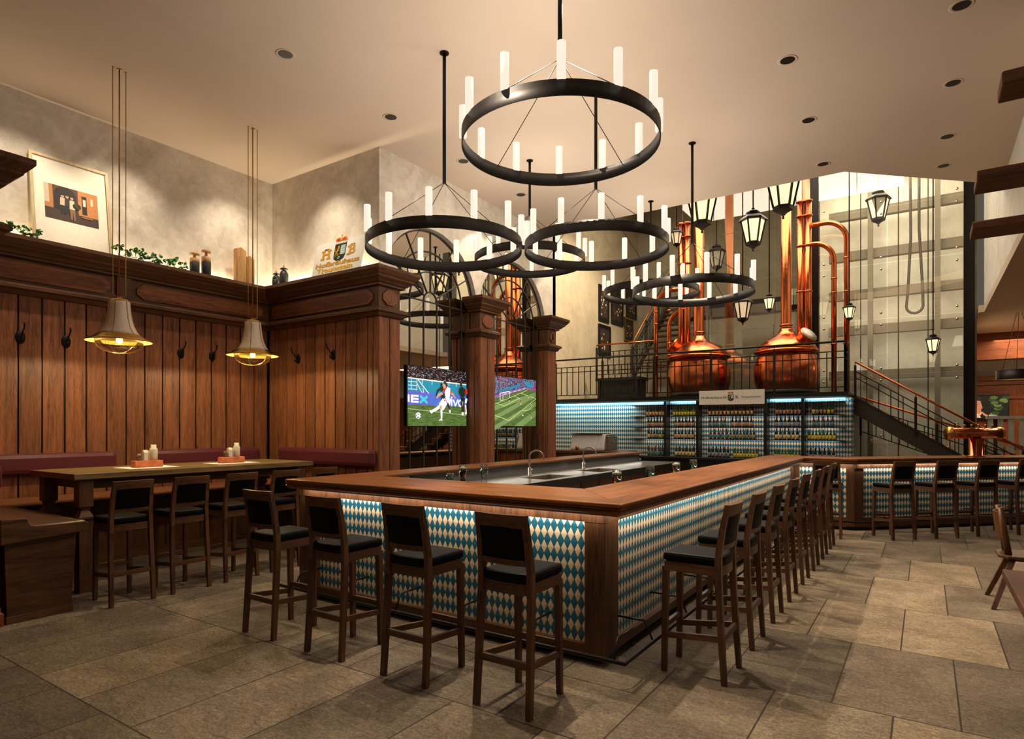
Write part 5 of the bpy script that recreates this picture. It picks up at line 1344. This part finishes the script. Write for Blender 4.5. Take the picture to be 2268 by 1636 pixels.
for a in ((-3.57, 11.9, 5.72, .66, 'large lit lantern cut by the ceiling edge above the left kettle', True), (-2.12, 11.9, 5.72, .66, 'large lit lantern cut by the ceiling edge above the right kettle', True), (-2.70, 12.2, 5.22, .52, 'whole lit lantern hanging between the two large ones', True),
          (-2.77, 14.0, 4.20, .27, 'small lit lantern between the kettle flue pipes', True), (-1.44, 15.9, 4.16, .29, 'small lit lantern beside the right bent copper pipe', True), (.13, 15.5, 3.26, .30, 'small lit lantern before the right end of the lift shaft glass', True),
          (-3.22, 13.6, 4.02, .42, 'dark unlit lantern low before the glass screen between the kettles', False), (-4.82, 17.4, 6.19, .51, 'dark lantern form standing in for a glass reflection, behind the whole lit lantern', False), (-5.2, 15.2, 6.3, .34, 'dark unlit lantern under the black soffit left of the flue pipes', False), (-.95, 17.35, 6.80, .58, 'dark lantern form standing in for a reflection, behind the top of the lift shaft glass', False)):  # lanterns behind the glass are added in place of reflections in the panes
    lantern(*a)

# ---------------------------------------------------------------- framed photos on the stage side wall
def wall_photo(y, z, w_, h_, fm, label, seed):
    rnd = random.Random(seed)
    t = thing('framed_photo', label, 'framed photo', (XS + .012, y, z), 0, 'framed photos on the stage wall'); R = (PI / 2, 0, PI / 2); b = .05
    MB().box(-w_ / 2, -h_ / 2, -.01, w_ / 2, h_ / 2, .012).build('backing_board', 'panelblack', t, rot=R)
    MB().box(-w_ / 2, -h_ / 2, .012, -w_ / 2 + b, h_ / 2, .03).box(w_ / 2 - b, -h_ / 2, .012, w_ / 2, h_ / 2, .03).box(-w_ / 2 + b, -h_ / 2, .012, w_ / 2 - b, -h_ / 2 + b, .03).box(-w_ / 2 + b, h_ / 2 - b, .012, w_ / 2 - b, h_ / 2, .03).build('frame', fm, t, rot=R)
    c = Canvas(); iw, ih = w_ / 2 - b - .06, h_ / 2 - b - .08
    c.rect(-iw, -ih, iw, ih, pa(52, 36, 24))
    for k in range(26): c.oval(rnd.uniform(-iw * .85, iw * .85), rnd.uniform(-ih * .85, ih * .7), iw * .12, ih * .07, pa(*rnd.choice([(190, 160, 120), (120, 90, 60), (80, 60, 44), (220, 200, 170)])), 8)
    c.build('photo_print', t, (.014, 0, 0), R); under(t, t.children[0], 'photo_print')
wall_photo(17.27, 5.38, .72, 1.1, 'panelblack', 'upper left black framed photo on the stage side wall', 1)
wall_photo(18.25, 5.45, .92, 1.15, 'panelblack', 'black framed photo behind the farthest chandelier on the stage wall', 2)
wall_photo(19.4, 5.75, .85, 1.0, 'panelblack', 'black framed photo highest and farthest on the stage side wall', 3)
wall_photo(17.32, 4.26, .86, .95, 'panelblack', 'lower left black framed group photo on the stage side wall', 4)
wall_photo(19.18, 4.83, .74, .78, 'brass', 'small gilt framed photo on the stage side wall', 5)

# ---------------------------------------------------------------- right side: beam pergola, table, chair, tap tower, back room
t = thing('beam_canopy', 'canopy of three thick dark wooden boards jutting in at the right edge', 'wooden canopy', (2.2, 6.7, 0))
for x0, x1, y0, y1 in ((.385, 3.0, 4.78, 5.06), (.36, 3.0, 6.52, 6.93), (.41, 3.0, 8.12, 8.58)):
    mb = MB().box(x0, y0, 3.70, x1, y1, 3.785); mb.build('board', 'plank_x', t, True, 0.012)
MB().box(2.75, 4.6, 3.785, 2.95, 8.8, 3.98).build('carrier_beam', 'plank_x', t, True)
for y in (4.8, 8.5): MB().box(2.76, y - .09, 0, 2.94, y + .09, 3.785).build('post', 'dark_z', t, True)
t = thing('low_table', 'brown wooden table corner at the right edge in front of the peg-leg chair', 'table', (1.0, 4.1, 0))
MB().box(.39, 3.3, .70, 1.6, 4.82, .75).build('tabletop', wood('mahogany_top', srgb(48, 22, 14), srgb(92, 46, 29), 'y', .5), t, True, .006)
for x in (.62, 1.4):
    for y in (3.5, 4.6): MB().box(x - .035, y - .035, 0, x + .035, y + .035, .70).build('leg', 'dark_z', t, True)
t = thing('peg_leg_chair', 'wooden peg-leg chair with post backrest at the right edge', 'chair', (.72, 7.32, 0))
BR = wood('brown_chair_oak', srgb(52, 30, 16), srgb(104, 66, 36), 'z', .4)
MB().prism([(-.17, -.15), (-.10, -.215), (.26, -.19), (.26, .19), (-.10, .215), (-.17, .15)], .43, .455).build('seat', BR, t, False, .006)
for x, y, dx, dy in ((-.06, .13, -.17, .05), (-.06, -.13, -.16, -.26), (.2, .13, .1, .06), (.2, -.13, .1, -.06)):
    MB().beam((x, y, .43), (x + dx, y + dy, 0), .045, .045, (0, 1, 0), 0, .034, .034).build('leg', BR, t)
for y in (-.115, .13): MB().tube([(-.09, y, .44), (-.15, y * 1.0, .88)], [.028, .024], 8).build('back_post', BR, t)
mb = MB()
n = 8
for z0, z1 in ((.60, .84),):
    vs = []
    for i in range(n + 1):
        y = -.125 + .27 * i / n; b = -.05 * (1 - ((i - 4) / 4) ** 2)
        vs += [(-.122 + b, y, z0), (-.104 + b, y, z0), (-.132 + b, y, z1), (-.15 + b, y, z1)]
    fs = [(i * 4 + k, i * 4 + (k + 1) % 4, i * 4 + 4 + (k + 1) % 4, i * 4 + 4 + k) for i in range(n) for k in range(4)] + [(0, 1, 2, 3), (n * 4 + 3, n * 4 + 2, n * 4 + 1, n * 4)]
    mb.quadset(vs, fs)
mb.build('backrest', BR, t)
MB().box(-.10, -.15, .405, .24, -.09, .43).box(-.10, .09, .405, .24, .15, .43).build('seat_batten', BR, t)
# beer tap tower
t = thing('beer_tap_tower', 'polished copper T-shaped beer tap tower on the angled bar', 'beer tap', (.69, 12.79, 1.13), PI / 4)
MB().lathe([(.13, 0), (.13, .015), (.095, .02), (.095, .30)], n=28).build('column', 'copper', t)
MB().tube([(-.50, 0, .385), (.46, 0, .385)], .088, 28).build('cross_pipe', 'copper', t)
for x in (-.52, .47): MB().lathe([(0, -.012), (.105, -.012), (.105, .012), (.03, .014), (.02, .03), (0, .03)], (x, 0, .385), 26, M3=Matrix.Rotation(PI / 2 * (1 if x > 0 else -1), 3, 'Y')).build('end_cap', 'brass', t)
for k in range(6): MB().lathe([(.012, 0), (.012, .03), (.02, .035), (.014, .06), (0, .062)], (-.36 + .14 * k, 0, .47), 10).build('tap_knob', 'brass', t)
# back room beyond the lift shaft
t = thing('wall_cornice', 'reddish oak panelling cornice on the far wall of the back room', 'wall panelling', (3, 22, 2.3))
MB().box(.96, 21.9, 2.92, 6, 22.0, 3.05).box(.96, 21.94, 2.80, 6, 22.0, 2.92).box(.96, 21.95, 2.40, 6, 22.0, 2.48).build('cornice_boards', 'rust_oak_x', t, True)
for x0, x1 in ((1.0, 1.95), (2.2, 3.3)):
    mb = MB(); frieze_panel(mb, lambda u, z, o: (u, 21.999 - o, z), x0, x1, 2.53, 2.76); mb.build('frieze_panel', 'rust_oak_x', t, True)
tag(MB().box(.97, 20.6, 3.40, 6, 21.0, 4.095).build('ceiling_beam', 'rust_oak_x'), 'reddish oak beam under the back room ceiling', 'beam')
t = thing('television', 'television on the far panelled wall of the back room, man with folded hands', 'television', (1.45, 21.9, 1.9))
MB().box(.92, 21.88, 1.84, 1.93, 21.95, 2.52).build('housing', 'panelblack', t, True)
c = Canvas(); c.rect(-.47, -.3, .47, .3, em(18, 20, 14, .8))
for i in range(14):
    rnd = random.Random(i); c.oval(rnd.uniform(.08, .45), rnd.uniform(-.25, .28), .09, .05, em(*rnd.choice([(40, 60, 26), (70, 92, 44), (28, 40, 18), (92, 110, 60)]), .8), 9)
c.poly([(-.47, -.3), (-.47, -.02), (-.38, .05), (-.25, -.1), (-.12, -.3)], em(216, 204, 204)); c.poly([(-.40, .05), (-.3, -.16), (-.2, -.2), (-.28, .1)], em(190, 140, 112))
c.poly([(-.40, .24), (-.38, .02), (-.28, -.12), (-.18, -.2), (-.12, -.16), (-.12, -.06), (-.085, -.03), (-.12, .10), (-.14, .2)], em(176, 118, 86)); c.poly([(-.42, .22), (-.36, .1), (-.33, .2), (-.14, .17), (-.1, .24), (-.16, .3), (-.38, .3)], em(46, 32, 26))
c.oval(-.41, .1, .02, .045, em(200, 120, 80)); c.oval(-.2, .07, .02, .008, em(40, 26, 22)); c.limb([(-.22, -.28), (-.14, -.2), (-.1, -.14)], [.06, .05, .03], em(206, 150, 116)); c.limb([(.02, -.26), (-.06, -.2), (-.1, -.14)], [.06, .05, .03], em(180, 120, 90)); c.limb([(.25, -.3), (.05, -.24)], [.1, .06], em(150, 148, 156))
o = c.build('screen_picture', t, (-.025, -.0205, .28), (PI / 2, 0, 0)); under(t, t.children[0], 'screen_picture')
t = thing('drum_pendant', 'black drum pendant lamp hanging in the back room', 'pendant lamp', (1.66, 17.0, 2.63))
MB().lathe([(.40, 0), (.40, .20), (.39, .20), (.39, 0), (.40, 0)], n=40).build('drum_shade', 'black', t); MB().lathe([(0, .012), (.388, .012), (.388, .02), (0, .02)], n=32).build('diffuser', 'ceramic', t)
for k in range(3): MB().tube([(.36 * math.cos(2.1 * k + .3), .36 * math.sin(2.1 * k + .3), .19), (.05 * math.cos(2.1 * k + .3), .05 * math.sin(2.1 * k + .3), 4.10 - 2.66)], .005, 5).build('suspension_wire', 'black', t)
t = thing('slatted_stand', 'weathered pale wood slatted stand behind the tap tower', 'plant stand', (1.35, 15.9, 0))
for x in (-.25, -.09, .08, .25): MB().box(x - .045, -.02, 0, x + .045, .02, 1.78).build('slat', 'drift', t)
MB().box(-.31, -.04, 1.78, .31, .3, 1.84).build('top_board', 'drift', t); MB().box(-.3, .02, 1.15, .3, .06, 1.22).build('rail', 'drift', t); MB().box(-.3, .24, 0, -.05, .28, 1.78).build('back_panel', 'dark_z', t)
for k, (x, y) in enumerate(((1.95, 16.1), (2.6, 15.9))):
    t = thing('beech_chair', ('light beech high chair beside the slatted stand', 'light beech high chair at the right edge behind the angled bar')[k], 'chair', (x, y, 0), .2, 'light beech chairs')
    for sx in (-.19, .19):
        MB().beam((sx, -.19, 0), (sx, -.19, 1.5), .04, .04).build('leg', 'honey', t); MB().beam((sx, .19, 0), (sx, .19, 1.1), .04, .04).build('leg', 'honey', t)
    MB().box(-.23, -.22, 1.10, .23, .23, 1.14).build('seat', 'honey', t); MB().box(-.2, -.205, 1.46, .2, -.175, 1.54).box(-.2, -.2, 1.3, .2, -.18, 1.35).build('backrest', 'honey', t)
t = None
